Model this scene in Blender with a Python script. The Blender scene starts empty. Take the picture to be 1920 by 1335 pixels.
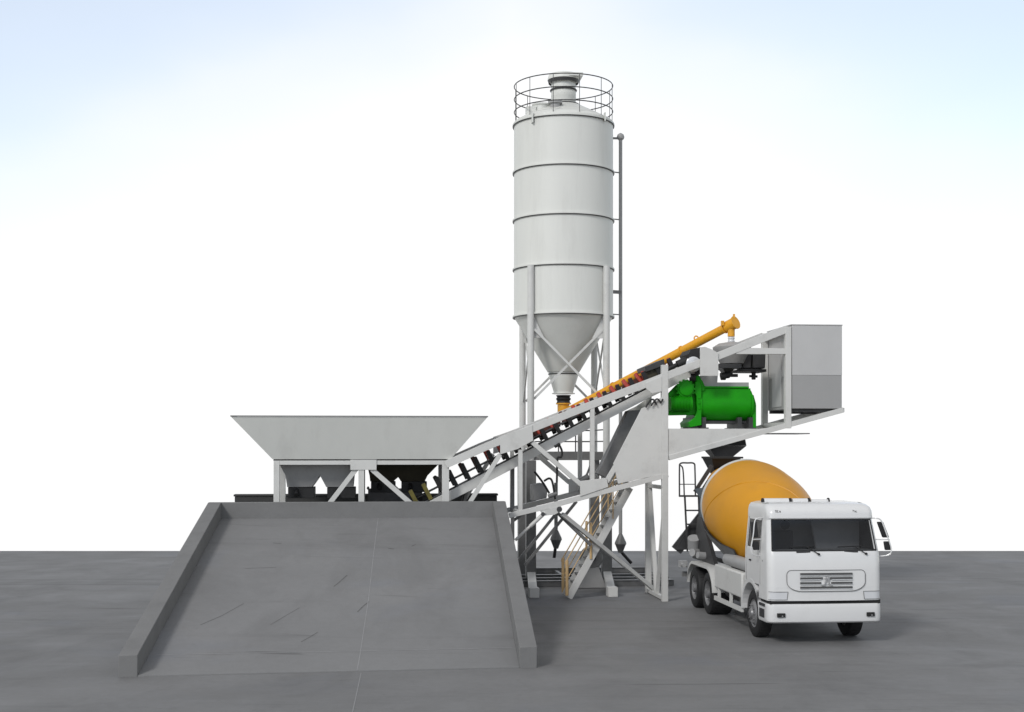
import bpy, bmesh, math, random
from mathutils import Vector, Matrix
random.seed(7)
R = math.radians
C = bpy.context.scene.collection
F, CX, HY, CH = 2500.0, 960.0, 840.0, 4.16     # focal length (px of the 1920 px frame), optical axis, eye level, camera height
TH = math.atan(0.1); CO, SI = math.cos(TH), math.sin(TH)

# ------------------------------------------------------------------ frames of reference
class Frame:
    """a ground frame turned by TH about z: x to the right, y away, z up"""
    def __init__(s, ox, oy): s.ox, s.oy = ox, oy
    def w(s, p): return Vector((s.ox + p[0]*CO - p[1]*SI, s.oy + p[0]*SI + p[1]*CO, p[2]))
    def at(s, px, py, v):                       # point of the vertical plane y = v that lies along this line of sight
        a, b = (px-CX)/F, (py-HY)/F
        Y = (v - s.ox*SI + s.oy*CO)/(CO - a*SI)
        X = a*Y
        return Vector(((X-s.ox)*CO + (Y-s.oy)*SI, v, CH - b*Y))
PLANT = Frame(4.14, 36.1)
TRUCK = Frame(6.62, 28.15)
WORLD = None
def wpt(px, py, Y): return Vector(((px-CX)*Y/F, Y, CH-(py-HY)*Y/F))
def P(px, py, v=0.0): return PLANT.at(px, py, v)

# ------------------------------------------------------------------ materials
def mat(name, col, rough=.5, metal=0., var=.12, scale=2.5, bump=.03, dirt=0., dirt_col=(.10,.085,.07), coat=0., streak=False, spec=.5):
    m = bpy.data.materials.new(name); m.use_nodes = True
    nt = m.node_tree; N, L = nt.nodes, nt.links
    b = N['Principled BSDF']
    tc = N.new('ShaderNodeTexCoord'); mp = N.new('ShaderNodeMapping'); L.new(tc.outputs['Object'], mp.inputs[0])
    if streak: mp.inputs['Scale'].default_value = (1, 1, .12)
    n1 = N.new('ShaderNodeTexNoise'); n1.inputs['Scale'].default_value = scale; n1.inputs['Detail'].default_value = 8; n1.inputs['Roughness'].default_value = .62
    L.new(mp.outputs[0], n1.inputs['Vector'])
    mr = N.new('ShaderNodeMapRange'); mr.inputs[1].default_value = .25; mr.inputs[2].default_value = .75
    mr.inputs[3].default_value = 1-var; mr.inputs[4].default_value = 1+var
    L.new(n1.outputs[0], mr.inputs[0])
    mul = N.new('ShaderNodeVectorMath'); mul.operation = 'SCALE'; mul.inputs[0].default_value = col
    L.new(mr.outputs[0], mul.inputs['Scale'])
    last = mul.outputs[0]
    if dirt > 0:
        n2 = N.new('ShaderNodeTexNoise'); n2.inputs['Scale'].default_value = scale*1.7; n2.inputs['Detail'].default_value = 10; n2.inputs['Roughness'].default_value = .7
        L.new(mp.outputs[0], n2.inputs['Vector'])
        r2 = N.new('ShaderNodeMapRange'); r2.inputs[1].default_value = .52; r2.inputs[2].default_value = .78; r2.inputs[3].default_value = 0; r2.inputs[4].default_value = dirt
        L.new(n2.outputs[0], r2.inputs[0])
        mx = N.new('ShaderNodeMix'); mx.data_type = 'RGBA'; L.new(r2.outputs[0], mx.inputs[0]); L.new(last, mx.inputs[6]); mx.inputs[7].default_value = (*dirt_col, 1)
        last = mx.outputs[2]
    L.new(last, b.inputs['Base Color'])
    rr = N.new('ShaderNodeMapRange'); rr.inputs[3].default_value = max(.05, rough-.08); rr.inputs[4].default_value = min(1, rough+.1)
    L.new(n1.outputs[0], rr.inputs[0]); L.new(rr.outputs[0], b.inputs['Roughness'])
    b.inputs['Metallic'].default_value = metal; b.inputs['Specular IOR Level'].default_value = spec
    b.inputs['Coat Weight'].default_value = coat; b.inputs['Coat Roughness'].default_value = .08
    if bump:
        n3 = N.new('ShaderNodeTexNoise'); n3.inputs['Scale'].default_value = scale*14; n3.inputs['Detail'].default_value = 4
        L.new(tc.outputs['Object'], n3.inputs['Vector'])
        bp = N.new('ShaderNodeBump'); bp.inputs['Strength'].default_value = bump*4; bp.inputs['Distance'].default_value = .01
        L.new(n3.outputs[0], bp.inputs['Height']); L.new(bp.outputs[0], b.inputs['Normal'])
    return m

M = dict(
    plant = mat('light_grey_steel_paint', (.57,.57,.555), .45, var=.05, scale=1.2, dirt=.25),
    silo  = mat('silo_paint', (.66,.665,.635), .48, var=.05, scale=.8, dirt=.22, streak=True, dirt_col=(.25,.24,.22)),
    grey  = mat('mid_grey_paint', (.33,.33,.33), .5, var=.08, dirt=.2),
    cabin = mat('cabin_cladding', (.46,.46,.46), .5, var=.05, scale=1),
    cabin2= mat('cabin_lower_cladding', (.31,.31,.31), .5, var=.05, scale=1),
    dark  = mat('dark_steel', (.05,.05,.052), .5, metal=.3, var=.3, scale=4),
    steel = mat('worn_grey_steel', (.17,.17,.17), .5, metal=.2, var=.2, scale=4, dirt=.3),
    black = mat('black_rubber', (.012,.012,.013), .65, var=.25, scale=6),
    rust  = mat('dark_rusty_steel', (.035,.03,.018), .7, var=.35, scale=5),
    red   = mat('red_roller_paint', (.36,.035,.02), .45, var=.25, scale=9, dirt=.4),
    orange= mat('orange_conveyor_paint', (.72,.34,.015), .4, var=.08, dirt=.15),
    drum  = mat('orange_drum_paint', (.56,.255,.014), .42, var=.07, scale=1.3, dirt=.12, spec=.3),
    green = mat('green_mixer_paint', (.008,.27,.002), .5, var=.1, dirt=.2, dirt_col=(.01,.06,.01), spec=.2),
    tan   = mat('tan_handrail_paint', (.58,.40,.20), .5, var=.1),
    concrete = mat('ramp_concrete', (.135,.136,.138), .82, var=.10, scale=.35, bump=.1, dirt=.35, dirt_col=(.085,.084,.083)),
    kerb  = mat('kerb_concrete', (.17,.17,.17), .85, var=.1, scale=1.2, bump=.12, dirt=.3, dirt_col=(.09,.09,.09)),
    wallc = mat('dark_wall_concrete', (.05,.05,.05), .9, var=.2, scale=1.2, bump=.1),
    white = mat('white_truck_paint', (.66,.66,.66), .3, var=.025, scale=1.2, dirt=.06, coat=.4, bump=0),
    lamp  = mat('headlamp_cover', (.60,.61,.63), .15, var=.04, bump=0, coat=.5),
    chrome= mat('bright_metal', (.62,.62,.63), .22, metal=.9, var=.05, bump=0),
    rim   = mat('wheel_rim_paint', (.22,.22,.225), .4, metal=.3, var=.15, scale=6, dirt=.4),
    groove= mat('gap_trim_black', (.012,.012,.012), .8, bump=0),  # plain black of the bumper gap, fog lamps and door handles
    seatm = mat('seat_fabric', (.09,.09,.095), .8),
    cladding_blue = mat('blue_grey_steel', (.09,.12,.15), .5),
    line  = mat('pale_joint_filler', (.25,.25,.255), .8, var=.15, scale=5),
    scuff = mat('dark_tyre_scuff', (.11,.11,.11), .85, var=.3, scale=8),
)
def glass_mat():
    m = bpy.data.materials.new('tinted_glass'); m.use_nodes = True
    nt = m.node_tree; N, L = nt.nodes, nt.links
    for n in list(N): N.remove(n)
    o = N.new('ShaderNodeOutputMaterial'); t = N.new('ShaderNodeBsdfTransparent'); t.inputs[0].default_value = (.45,.46,.47,1)
    g = N.new('ShaderNodeBsdfGlossy'); g.inputs['Roughness'].default_value = .03; g.inputs[0].default_value = (.9,.9,.9,1)
    f = N.new('ShaderNodeFresnel'); f.inputs[0].default_value = 1.45
    mx = N.new('ShaderNodeMixShader'); L.new(f.outputs[0], mx.inputs[0]); L.new(t.outputs[0], mx.inputs[1]); L.new(g.outputs[0], mx.inputs[2]); L.new(mx.outputs[0], o.inputs[0])
    return m
M['glass'] = glass_mat()
M['side_glass'] = mat('dark_side_glass', (.012,.013,.014), .06, var=.05, bump=0)
M['lining'] = mat('cab_lining', (.42,.42,.425), .85)
M['reflection_pale'] = mat('pale_reflection_tone', (.52,.52,.53), .85)
M['olive'] = mat('olive_rusty_bracket', (.13,.11,.02), .65, var=.3, scale=5)
M['slot'] = mat('grille_slot', (.07,.07,.07), .6, bump=0)
M['maroon'] = mat('dark_maroon_board', (.075,.022,.016), .7, var=.4, scale=4)

def ground_mat(name, base, dark, light):
    m = bpy.data.materials.new(name); m.use_nodes = True
    nt = m.node_tree; N, L = nt.nodes, nt.links
    b = N['Principled BSDF']; tc = N.new('ShaderNodeTexCoord')
    def noise(sc, det=6, stretch=(1,1,1), rough=.6, rot=0):
        mp = N.new('ShaderNodeMapping'); mp.inputs['Scale'].default_value = stretch; mp.inputs['Rotation'].default_value = (0,0,rot)
        L.new(tc.outputs['Object'], mp.inputs[0])
        n = N.new('ShaderNodeTexNoise'); n.inputs['Scale'].default_value = sc; n.inputs['Detail'].default_value = det; n.inputs['Roughness'].default_value = rough
        n.inputs['Distortion'].default_value = .6
        L.new(mp.outputs[0], n.inputs['Vector']); return n.outputs[0]
    def mr(x, a, c, lo=0, hi=1):
        r = N.new('ShaderNodeMapRange'); r.inputs[1].default_value = a; r.inputs[2].default_value = c; r.inputs[3].default_value = lo; r.inputs[4].default_value = hi
        L.new(x, r.inputs[0]); return r.outputs[0]
    def mix(f, a, c):
        x = N.new('ShaderNodeMix'); x.data_type = 'RGBA'; L.new(f, x.inputs[0])
        if isinstance(a, tuple): x.inputs[6].default_value = (*a, 1)
        else: L.new(a, x.inputs[6])
        x.inputs[7].default_value = (*c, 1); return x.outputs[2]
    c = mix(mr(noise(.16), .35, .7), base, light)
    c = mix(mr(noise(.45, 8, (1,.5,1), .65, .3), .5, .8, 0, .75), c, dark)
    c = mix(mr(noise(.9, 9, (.25,1.6,1), .7, .5), .58, .75, 0, .55), c, dark)      # drawn-out stains
    c = mix(mr(noise(.5, 8, (.12,1.3,1), .62, -.12), .55, .72, 0, .6), c, dark)     # long sweeping smears
    c = mix(mr(noise(.6, 8, (.10,1.5,1), .6, .10), .57, .72, 0, .6), c, light)
    c = mix(mr(noise(1.6, 6, (.12,2.2,1), .55, .18), .66, .72, 0, .5), c, tuple(x*.55 for x in dark))
    c = mix(mr(noise(2.2, 10, (1,1,1), .75), .60, .70, 0, .35), c, dark)     # small blotches
    c = mix(mr(noise(.22, 3), .56, .72, 0, .55), c, (base[0]*.97, base[1]*1.03, base[2]*1.16))   # bluish patches
    c = mix(mr(noise(6, 10), .3, .8, 0, .22), c, dark)
    L.new(c, b.inputs['Base Color'])
    L.new(mr(noise(.5), .3, .7, .62, .9), b.inputs['Roughness'])
    bp = N.new('ShaderNodeBump'); bp.inputs['Strength'].default_value = .25; bp.inputs['Distance'].default_value = .01
    L.new(noise(18, 6), bp.inputs['Height']); L.new(bp.outputs[0], b.inputs['Normal'])
    b.inputs['Specular IOR Level'].default_value = .3
    return m
M['ground'] = ground_mat('apron_concrete', (.160,.160,.161), (.100,.100,.101), (.205,.205,.207))
M['deck'] = ground_mat('ramp_deck_concrete', (.188,.189,.191), (.135,.135,.136), (.220,.220,.223))

# ------------------------------------------------------------------ mesh building
def basis(d, up=(0,0,1)):
    d = d.normalized(); up = Vector(up)
    if abs(d.dot(up)) > .98: up = Vector((1,0,0)) if abs(d.x) < .9 else Vector((0,1,0))
    s = d.cross(up).normalized(); return s, s.cross(d).normalized()
def bar(bm, a, b, w, h=None, up=(0,0,1)):
    a, b = Vector(a), Vector(b); h = h or w; s, u = basis(b-a, up)
    vs = [bm.verts.new(p + s*sx*w/2 + u*sz*h/2) for p in (a, b) for sx, sz in ((-1,-1),(1,-1),(1,1),(-1,1))]
    for i in range(4): bm.faces.new((vs[i], vs[(i+1)%4], vs[4+(i+1)%4], vs[4+i]))
    bm.faces.new(vs[3::-1]); bm.faces.new(vs[4:8])
def box(bm, lo, hi):
    x0,y0,z0 = lo; x1,y1,z1 = hi
    v = [bm.verts.new(p) for p in ((x0,y0,z0),(x1,y0,z0),(x1,y1,z0),(x0,y1,z0),(x0,y0,z1),(x1,y0,z1),(x1,y1,z1),(x0,y1,z1))]
    for f in ((3,2,1,0),(4,5,6,7),(0,1,5,4),(1,2,6,5),(2,3,7,6),(3,0,4,7)): bm.faces.new([v[i] for i in f])
def tube(bm, a, b, r, r2=None, seg=16, cap=True):
    a, b = Vector(a), Vector(b); r2 = r if r2 is None else r2; s, u = basis(b-a)
    A, B = [], []
    for i in range(seg):
        t = 2*math.pi*i/seg; o = s*math.cos(t) + u*math.sin(t)
        A.append(bm.verts.new(a+o*r)); B.append(bm.verts.new(b+o*r2))
    for i in range(seg): bm.faces.new((A[i], A[(i+1)%seg], B[(i+1)%seg], B[i]))
    if cap: bm.faces.new(A[::-1]); bm.faces.new(B)
def path(bm, pts, r, seg=8):
    pts = [Vector(p) for p in pts]; rings = []
    s, u = basis(pts[1]-pts[0])
    for i, p in enumerate(pts):
        d = (pts[min(i+1,len(pts)-1)] - pts[max(i-1,0)]).normalized()
        s = (s - d*s.dot(d)).normalized(); u = d.cross(s)
        rings.append([bm.verts.new(p + (s*math.cos(2*math.pi*k/seg) + u*math.sin(2*math.pi*k/seg))*r) for k in range(seg)])
    for A, B in zip(rings, rings[1:]):
        for k in range(seg): bm.faces.new((A[k], A[(k+1)%seg], B[(k+1)%seg], B[k]))
    bm.faces.new(rings[0][::-1]); bm.faces.new(rings[-1])
def smooth_path(pts, n=6):
    pts = [Vector(p) for p in pts]; out = []
    for i in range(len(pts)-1):
        p0, p1, p2, p3 = pts[max(i-1,0)], pts[i], pts[i+1], pts[min(i+2,len(pts)-1)]
        for k in range(n):
            t = k/n
            out.append(.5*((2*p1)+(p2-p0)*t+(2*p0-5*p1+4*p2-p3)*t*t+(3*p1-p0-3*p2+p3)*t**3))
    return out + [pts[-1]]
def lathe(bm, o, axis, prof, seg=48, cap0=True, cap1=True):
    """prof = [(distance along the axis, radius)]"""
    o, axis = Vector(o), Vector(axis).normalized(); s, u = basis(axis); rings = []
    for t, r in prof:
        rings.append([bm.verts.new(o + axis*t + (s*math.cos(2*math.pi*k/seg) + u*math.sin(2*math.pi*k/seg))*max(r,.001)) for k in range(seg)])
    for A, B in zip(rings, rings[1:]):
        for k in range(seg): bm.faces.new((A[k], A[(k+1)%seg], B[(k+1)%seg], B[k]))
    if cap0: bm.faces.new(rings[0][::-1])
    if cap1: bm.faces.new(rings[-1])
def ring(bm, c, rad, r, seg=64, tseg=6, axis=(0,0,1)):
    c, axis = Vector(c), Vector(axis).normalized(); s, u = basis(axis); rings = []
    for i in range(seg):
        t = 2*math.pi*i/seg; o = s*math.cos(t)+u*math.sin(t)
        rings.append([bm.verts.new(c + o*(rad + r*math.cos(2*math.pi*k/tseg)) + axis*r*math.sin(2*math.pi*k/tseg)) for k in range(tseg)])
    for i in range(seg):
        A, B = rings[i], rings[(i+1)%seg]
        for k in range(tseg): bm.faces.new((A[k], B[k], B[(k+1)%tseg], A[(k+1)%tseg]))
def prism(bm, pts, off):
    off = Vector(off); a = [bm.verts.new(Vector(p)) for p in pts]; b = [bm.verts.new(Vector(p)+off) for p in pts]
    n = len(a); bm.faces.new(a); bm.faces.new(b[::-1])
    for i in range(n): bm.faces.new((a[i], b[i], b[(i+1)%n], a[(i+1)%n]))
def hull(bm, A, B, cap=True):
    """two loops of equal length joined by quads"""
    a = [bm.verts.new(Vector(p)) for p in A]; b = [bm.verts.new(Vector(p)) for p in B]; n = len(a)
    for i in range(n): bm.faces.new((a[i], a[(i+1)%n], b[(i+1)%n], b[i]))
    if cap: bm.faces.new(a[::-1]); bm.faces.new(b)
def rect(x0, x1, y0, y1, z): return [(x0,y0,z),(x1,y0,z),(x1,y1,z),(x0,y1,z)]
def strip(px0, py0, px1, py1, w):               # a thin quad of w pixels about a line, in picture units
    d = math.hypot(px1-px0, py1-py0); nx, ny = -(py1-py0)/d*w/2, (px1-px0)/d*w/2
    return [(px0+nx,py0+ny),(px1+nx,py1+ny),(px1-nx,py1-ny),(px0-nx,py0-ny)]

class Thing:
    def __init__(s, name, label, cat, frame, origin, group=None):
        s.frame, s.o = frame, Vector(origin)
        e = bpy.data.objects.new(name, None); C.objects.link(e); e.empty_display_size = .3
        if frame: e.location = frame.w(s.o); e.rotation_euler = (0,0,TH)
        else: e.location = s.o
        e['label'] = label; e['category'] = cat
        if group: e['group'] = group
        s.e = e
    def part(s, name, build, material, parent=None, label=None, bevel=0, smooth=True, fix=True):
        bm = bmesh.new()
        if callable(build): build(bm)
        if fix: bmesh.ops.recalc_face_normals(bm, faces=bm.faces)
        bmesh.ops.translate(bm, verts=bm.verts, vec=-s.o)
        me = bpy.data.meshes.new(name); bm.to_mesh(me); bm.free()
        for m in (material if isinstance(material, (list, tuple)) else [material]): me.materials.append(m)
        if smooth:
            me.polygons.foreach_set('use_smooth', [True]*len(me.polygons)); me.set_sharp_from_angle(angle=R(32))
        o = bpy.data.objects.new(name, me); C.objects.link(o); o.parent = parent or s.e
        if label: o['label'] = label
        if bevel:
            b = o.modifiers.new('edge', 'BEVEL'); b.width = bevel; b.segments = 2; b.limit_method = 'ANGLE'; b.angle_limit = R(40)
        return o
    def plate(s, name, poly, v0, v1, material, **k):   # outline given along lines of sight on the plane y = v0, with real thickness to v1
        pts = [P(x, y, v0) for x, y in poly]
        return s.part(name, lambda bm: prism(bm, pts, (0, v1-v0, 0)), material, **k)

def plain(name, verts_faces, material, **props):
    v, f, mi = verts_faces
    me = bpy.data.meshes.new(name); me.from_pydata([tuple(p) for p in v], [], f)
    for m in (material if isinstance(material, list) else [material]): me.materials.append(m)
    if mi: me.polygons.foreach_set('material_index', mi)
    me.update(); o = bpy.data.objects.new(name, me); C.objects.link(o)
    for k, x in props.items(): o[k] = x
    return o

# ------------------------------------------------------------------ ground
FAR = CH*F/(1033-HY)
gv = [(-160,-70,0),(160,-70,0),(160,FAR,0),(-160,FAR,0),(-160,-70,-.5),(160,-70,-.5),(160,FAR,-.5),(-160,FAR,-.5)]
gf = [(0,1,2,3),(7,6,5,4),(0,4,5,1),(1,5,6,2),(2,6,7,3),(3,7,4,0)]
gm = [0]*6
def gpt(px, py): Y = CH*F/(py-HY); return ((px-CX)*Y/F, Y, .004)
def gstrip(a, b, w):
    a, b = Vector(gpt(*a)), Vector(gpt(*b)); n = Vector((-(b-a).y, (b-a).x, 0)).normalized()*w/2
    i = len(gv); gv.extend([tuple(a-n), tuple(b-n), tuple(b+n), tuple(a+n)]); gf.append((i,i+3,i+2,i+1)); gm.append(1)
gstrip((648,1395),(677,1262),.018)
plain('ground', (gv, gf, gm), [M['ground'], M['line']], kind='structure')

# ------------------------------------------------------------------ loading ramp
# corners from the photo: foot on the ground, crest 2.4 m up
LF, RF = Vector(gpt(222,1270)), Vector(gpt(1007,1252)); LF.z = RF.z = 0
LB, RB = wpt(390,941.5,34.4), wpt(948,940.5,35.15)
zt = (LB.z+RB.z)/2; LB.z = RB.z = zt
ramp = Thing('loading_ramp', 'broad grey concrete loading ramp with low side kerbs rising to the aggregate bin', 'ramp', None, (LF+RF)/2)
KH = .40; kw = .34
uL = (RF-LF).normalized(); uB = (RB-LB).normalized()
DF0, DF1 = LF + uL*kw, RF - uL*kw           # deck foot
DB0, DB1 = LB + uB*kw, RB - uB*kw
def lerp(a, b, t): return a + (b-a)*t
def deckpt(s, t):                             # s across, t along; first 9 % nearly flat lip
    a = lerp(DF0, DB0, t); b = lerp(DF1, DB1, t); p = lerp(a, b, s)
    zz = zt-KH
    p.z = .02 + (.20*(t/.09) if t < .09 else .20 + (zz-.24)*((t-.09)/.91))
    return p
def build_deck(bm):
    ts = [0,.09]+[.09+.91*k/10 for k in range(1,11)]
    top0 = [bm.verts.new(deckpt(0,t)) for t in ts]; top1 = [bm.verts.new(deckpt(1,t)) for t in ts]
    bt0 = [bm.verts.new((v.co.x, v.co.y, -.01)) for v in top0]; bt1 = [bm.verts.new((v.co.x, v.co.y, -.01)) for v in top1]
    n = len(ts)
    for i in range(n-1):
        bm.faces.new((top0[i],top1[i],top1[i+1],top0[i+1])); bm.faces.new((bt0[i],top0[i],top0[i+1],bt0[i+1])); bm.faces.new((top1[i],bt1[i],bt1[i+1],top1[i+1]))
        bm.faces.new((bt1[i],bt0[i],bt0[i+1],bt1[i+1]))
    bm.faces.new((bt0[0],bt1[0],top1[0],top0[0])); bm.faces.new((top0[-1],top1[-1],bt1[-1],bt0[-1]))
    def ribbon(pts, w, mi):
        for (s0,t0_), (s1,t1_) in zip(pts, pts[1:]):
            dx, dy = (s1-s0)*7, (t1_-t0_)*10; d = math.hypot(dx, dy); ns, nt_ = -dy/d*w/14, dx/d*w/20
            f = bm.faces.new([bm.verts.new(deckpt(a, b) + Vector((0,0,.004))) for a, b in ((s0+ns,t0_+nt_),(s0-ns,t0_-nt_),(s1-ns,t1_-nt_),(s1+ns,t1_+nt_))]); f.material_index = mi
    ribbon([(.565,0),(.567,.05),(.568,.09)], .02, 1)
    ribbon([(.568,.0905),(.573,.4),(.572,.7),(.573,.995)], .016, 1)
    ribbon([(0.02,.098),(.5,.097),(.99,.098)], .02, 1)
    for pts, w in (([(.46,.47),(.475,.50),(.495,.545)],.03), ([(.545,.31),(.56,.345),(.575,.37)],.028), ([(.30,.245),(.34,.30),(.37,.34)],.012), ([(.40,.15),(.425,.18),(.44,.20)],.02),
                   ([(.10,.25),(.15,.30),(.20,.37)],.014), ([(.62,.74),(.64,.735)],.05), ([(.70,.755),(.715,.77)],.03), ([(.16,.60),(.26,.605)],.014), ([(.22,.79),(.25,.785)],.03)):
        ribbon(pts, w, 2)
ramp.part('ramp_deck', build_deck, [M['deck'], M['line'], M['scuff']], smooth=False, fix=False)
def kerb_build(F0, F1, B0, B1):
    def f(bm):
        hf = KH
        A = [Vector((F0.x,F0.y,-.01)), Vector((F1.x,F1.y,-.01)), Vector((F1.x,F1.y,hf)), Vector((F0.x,F0.y,hf))]
        B = [Vector((B0.x,B0.y,-.01)), Vector((B1.x,B1.y,-.01)), Vector((B1.x,B1.y,zt)), Vector((B0.x,B0.y,zt))]
        hull(bm, A, B)
    return f
ramp.part('side_kerb', kerb_build(LF, DF0-uL*.003, LB, DB0-uB*.003), M['kerb'], bevel=.012)
ramp.part('side_kerb', kerb_build(DF1+uL*.003, RF, DB1+uB*.003, RB), M['kerb'], bevel=.012)
bk = Vector((-uB.y, uB.x, 0))
ramp.part('stop_wall', lambda bm: hull(bm, [Vector((p.x,p.y,-.01)) for p in (LB+bk*.003, RB+bk*.003, RB+bk*.25, LB+bk*.25)], [Vector((p.x,p.y,zt-.003)) for p in (LB+bk*.003, RB+bk*.003, RB+bk*.25, LB+bk*.25)]), M['kerb'], bevel=.012)

# ------------------------------------------------------------------ dark wall behind the bins
wa, wb = P(440,931,3.9), P(932,931,3.9)
wall = Thing('retaining_wall', 'long dark retaining wall just visible above the crest behind the ramp', 'wall', PLANT, (wa.x, 3.9, 0))
wall.part('wall_body', lambda bm: box(bm, (wa.x, 3.9, -.01), (wb.x, 4.3, wa.z)), M['wallc'], bevel=.01)
wall.part('coping', lambda bm: box(bm, (wa.x-.03, 3.87, wa.z+.002), (wb.x+.03, 4.33, wa.z+.06)), M['wallc'], bevel=.01)

# ------------------------------------------------------------------ aggregate bin
b0, b1 = P(511,861,.1), P(845,861,.1)
t0, t1 = P(433,781,-.35), P(914,782.5,-.35)
zb, ztp = (b0.z+b1.z)/2, (t0.z+t1.z)/2
VB0, VB1, VT0, VT1 = .1, 2.5, -.35, 2.95
agg = Thing('aggregate_bin', 'wide flared light grey steel aggregate bin on braced legs behind the ramp crest', 'hopper', PLANT, ((b0.x+b1.x)/2, .1, 0))
def build_bin(bm):
    o0 = rect(b0.x,b1.x,VB0,VB1,zb); o1 = rect(t0.x,t1.x,VT0,VT1,ztp)
    e = .035
    i0 = rect(b0.x+e,b1.x-e,VB0+e,VB1-e,zb+.02); i1 = rect(t0.x+e,t1.x-e,VT0+e,VT1-e,ztp)
    L = [[bm.verts.new(p) for p in q] for q in (i0, i1, o1, o0)]
    for A, B in zip(L, L[1:]):
        for i in range(4): bm.faces.new((A[i], A[(i+1)%4], B[(i+1)%4], B[i]))
    bm.faces.new(L[0]); bm.faces.new(L[3])
agg.part('bin_body', build_bin, M['silo'])
agg.part('rim_strip', lambda bm: [bar(bm, a, b, .035, .03) for a, b in zip(rect(t0.x,t1.x,VT0,VT1,ztp+.018), rect(t0.x,t1.x,VT0,VT1,ztp+.018)[1:]+rect(t0.x,t1.x,VT0,VT1,ztp+.018)[:1])], M['steel'])
agg.part('partition', lambda bm: hull(bm, rect(-.03+(b0.x+b1.x)/2,.03+(b0.x+b1.x)/2,VB0+.04,VB1-.04,zb+.03), rect(-.03+(b0.x+b1.x)/2,.03+(b0.x+b1.x)/2,VT0+.1,VT1-.1,ztp-.1)), M['plant'])
zf = P(600,863.5,.12).z; zf2 = P(600,871.5,.12).z
for nm, vv in (('front',.12),('rear',2.35)):
    agg.part('frame_beam', lambda bm: box(bm, (b0.x+.04, vv, zf2), (b1.x-.05, vv+.14, zf)), M['plant'], bevel=.006)
    for x0, x1 in ((513,524),(672,683),(829,842)):
        a, c = P(x0,900,.12).x, P(x1,900,.12).x
        agg.part('leg', lambda bm: box(bm, (a, vv-.012, 0), (c, vv+.16, zf-.002)), M['plant'], bevel=.006)
    g0, g1 = P(657,862,.09), P(706,881,.09)
    agg.part('gusset_plate', lambda bm: box(bm, (g0.x, vv-.034, g1.z), (g1.x, vv-.016, g0.z)), M['plant'], bevel=.004)
    for (x0,y0,x1,y1) in ((667,880,603,963),(697,880,792,963)):
        q = [P(*p, .12) for p in strip(x0,y0,x1,y1,9)]
        agg.part('brace', lambda bm: prism(bm, [Vector((p.x,vv+.02,p.z)) for p in q], (0,.08,0)), M['plant'])
for x in (b0.x+.05, b1.x-.2): agg.part('side_beam', lambda bm: box(bm, (x, .27, zf2), (x+.12, 2.35, zf-.01)), M['plant'])
agg.part('seal_strip', lambda bm: box(bm, (b0.x+.02,.14,zf-.01),(b1.x-.02,2.4,zb+.01)), M['black'])
def pouch(xa, xb, v0, v1, bx0, bx1, ybot, mt, gm_):
    vm = v0
    A = [P(xa,871,vm), P(xb,871,vm)]; Bp = [P(bx0,ybot,vm), P(bx1,ybot,vm)]
    left = xa in (524, 688)
    Mid = [P(lerp(xa,bx0,.8 if left else .12),892,vm), P(lerp(xb,bx1,.12 if left else .8),892,vm)]
    d = v1-v0
    def f(bm):
        l = [rect(A[0].x,A[1].x,v0,v1,A[0].z), rect(Mid[0].x,Mid[1].x,v0+.12*d,v1-.12*d,Mid[0].z), rect(Bp[0].x,Bp[1].x,v0+.2*d,v1-.2*d,Bp[0].z)]
        L = [[bm.verts.new(p) for p in q] for q in l]
        for X, Y in zip(L, L[1:]):
            for i in range(4): bm.faces.new((X[i], X[(i+1)%4], Y[(i+1)%4], Y[i]))
        bm.faces.new(L[0]); bm.faces.new(L[2])
    o = agg.part('bin_outlet', f, mt, bevel=.01)
    zg = Bp[0].z-.3
    def g(bm):
        box(bm, (Bp[0].x+.02, v0+.22*d, zg), (Bp[1].x+.06, v1-.22*d, Bp[0].z-.004))
        tube(bm, (Bp[0].x+.25, v0+.12*d, zg+.1), (Bp[0].x+.25, v0+.24*d, zg+.22), .06)
    agg.part('discharge_gate', g, gm_, parent=o, bevel=.01)
pouch(524,602,.45,1.9, 537,584,914,M['grey'],M['black'])
pouch(598,671,.45,1.9, 611,662,914,M['grey'],M['black'])
pouch(688,752,1.1,2.2, 694,738,903,M['rust'],M['black'])
pouch(744,822,1.1,2.2, 752,797,903,M['rust'],M['black'])
p0, p1 = P(690,917,1.4), P(792,948,1.4)
agg.part('weighing_belt', lambda bm: (box(bm, (p0.x,1.4,p1.z), (p1.x,2.1,p0.z)), [tube(bm, (lerp(p0.x,p1.x,k/6),1.36,p0.z+.02), (lerp(p0.x,p1.x,k/6),2.14,p0.z+.02), .035) for k in range(7)]), M['dark'])

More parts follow.
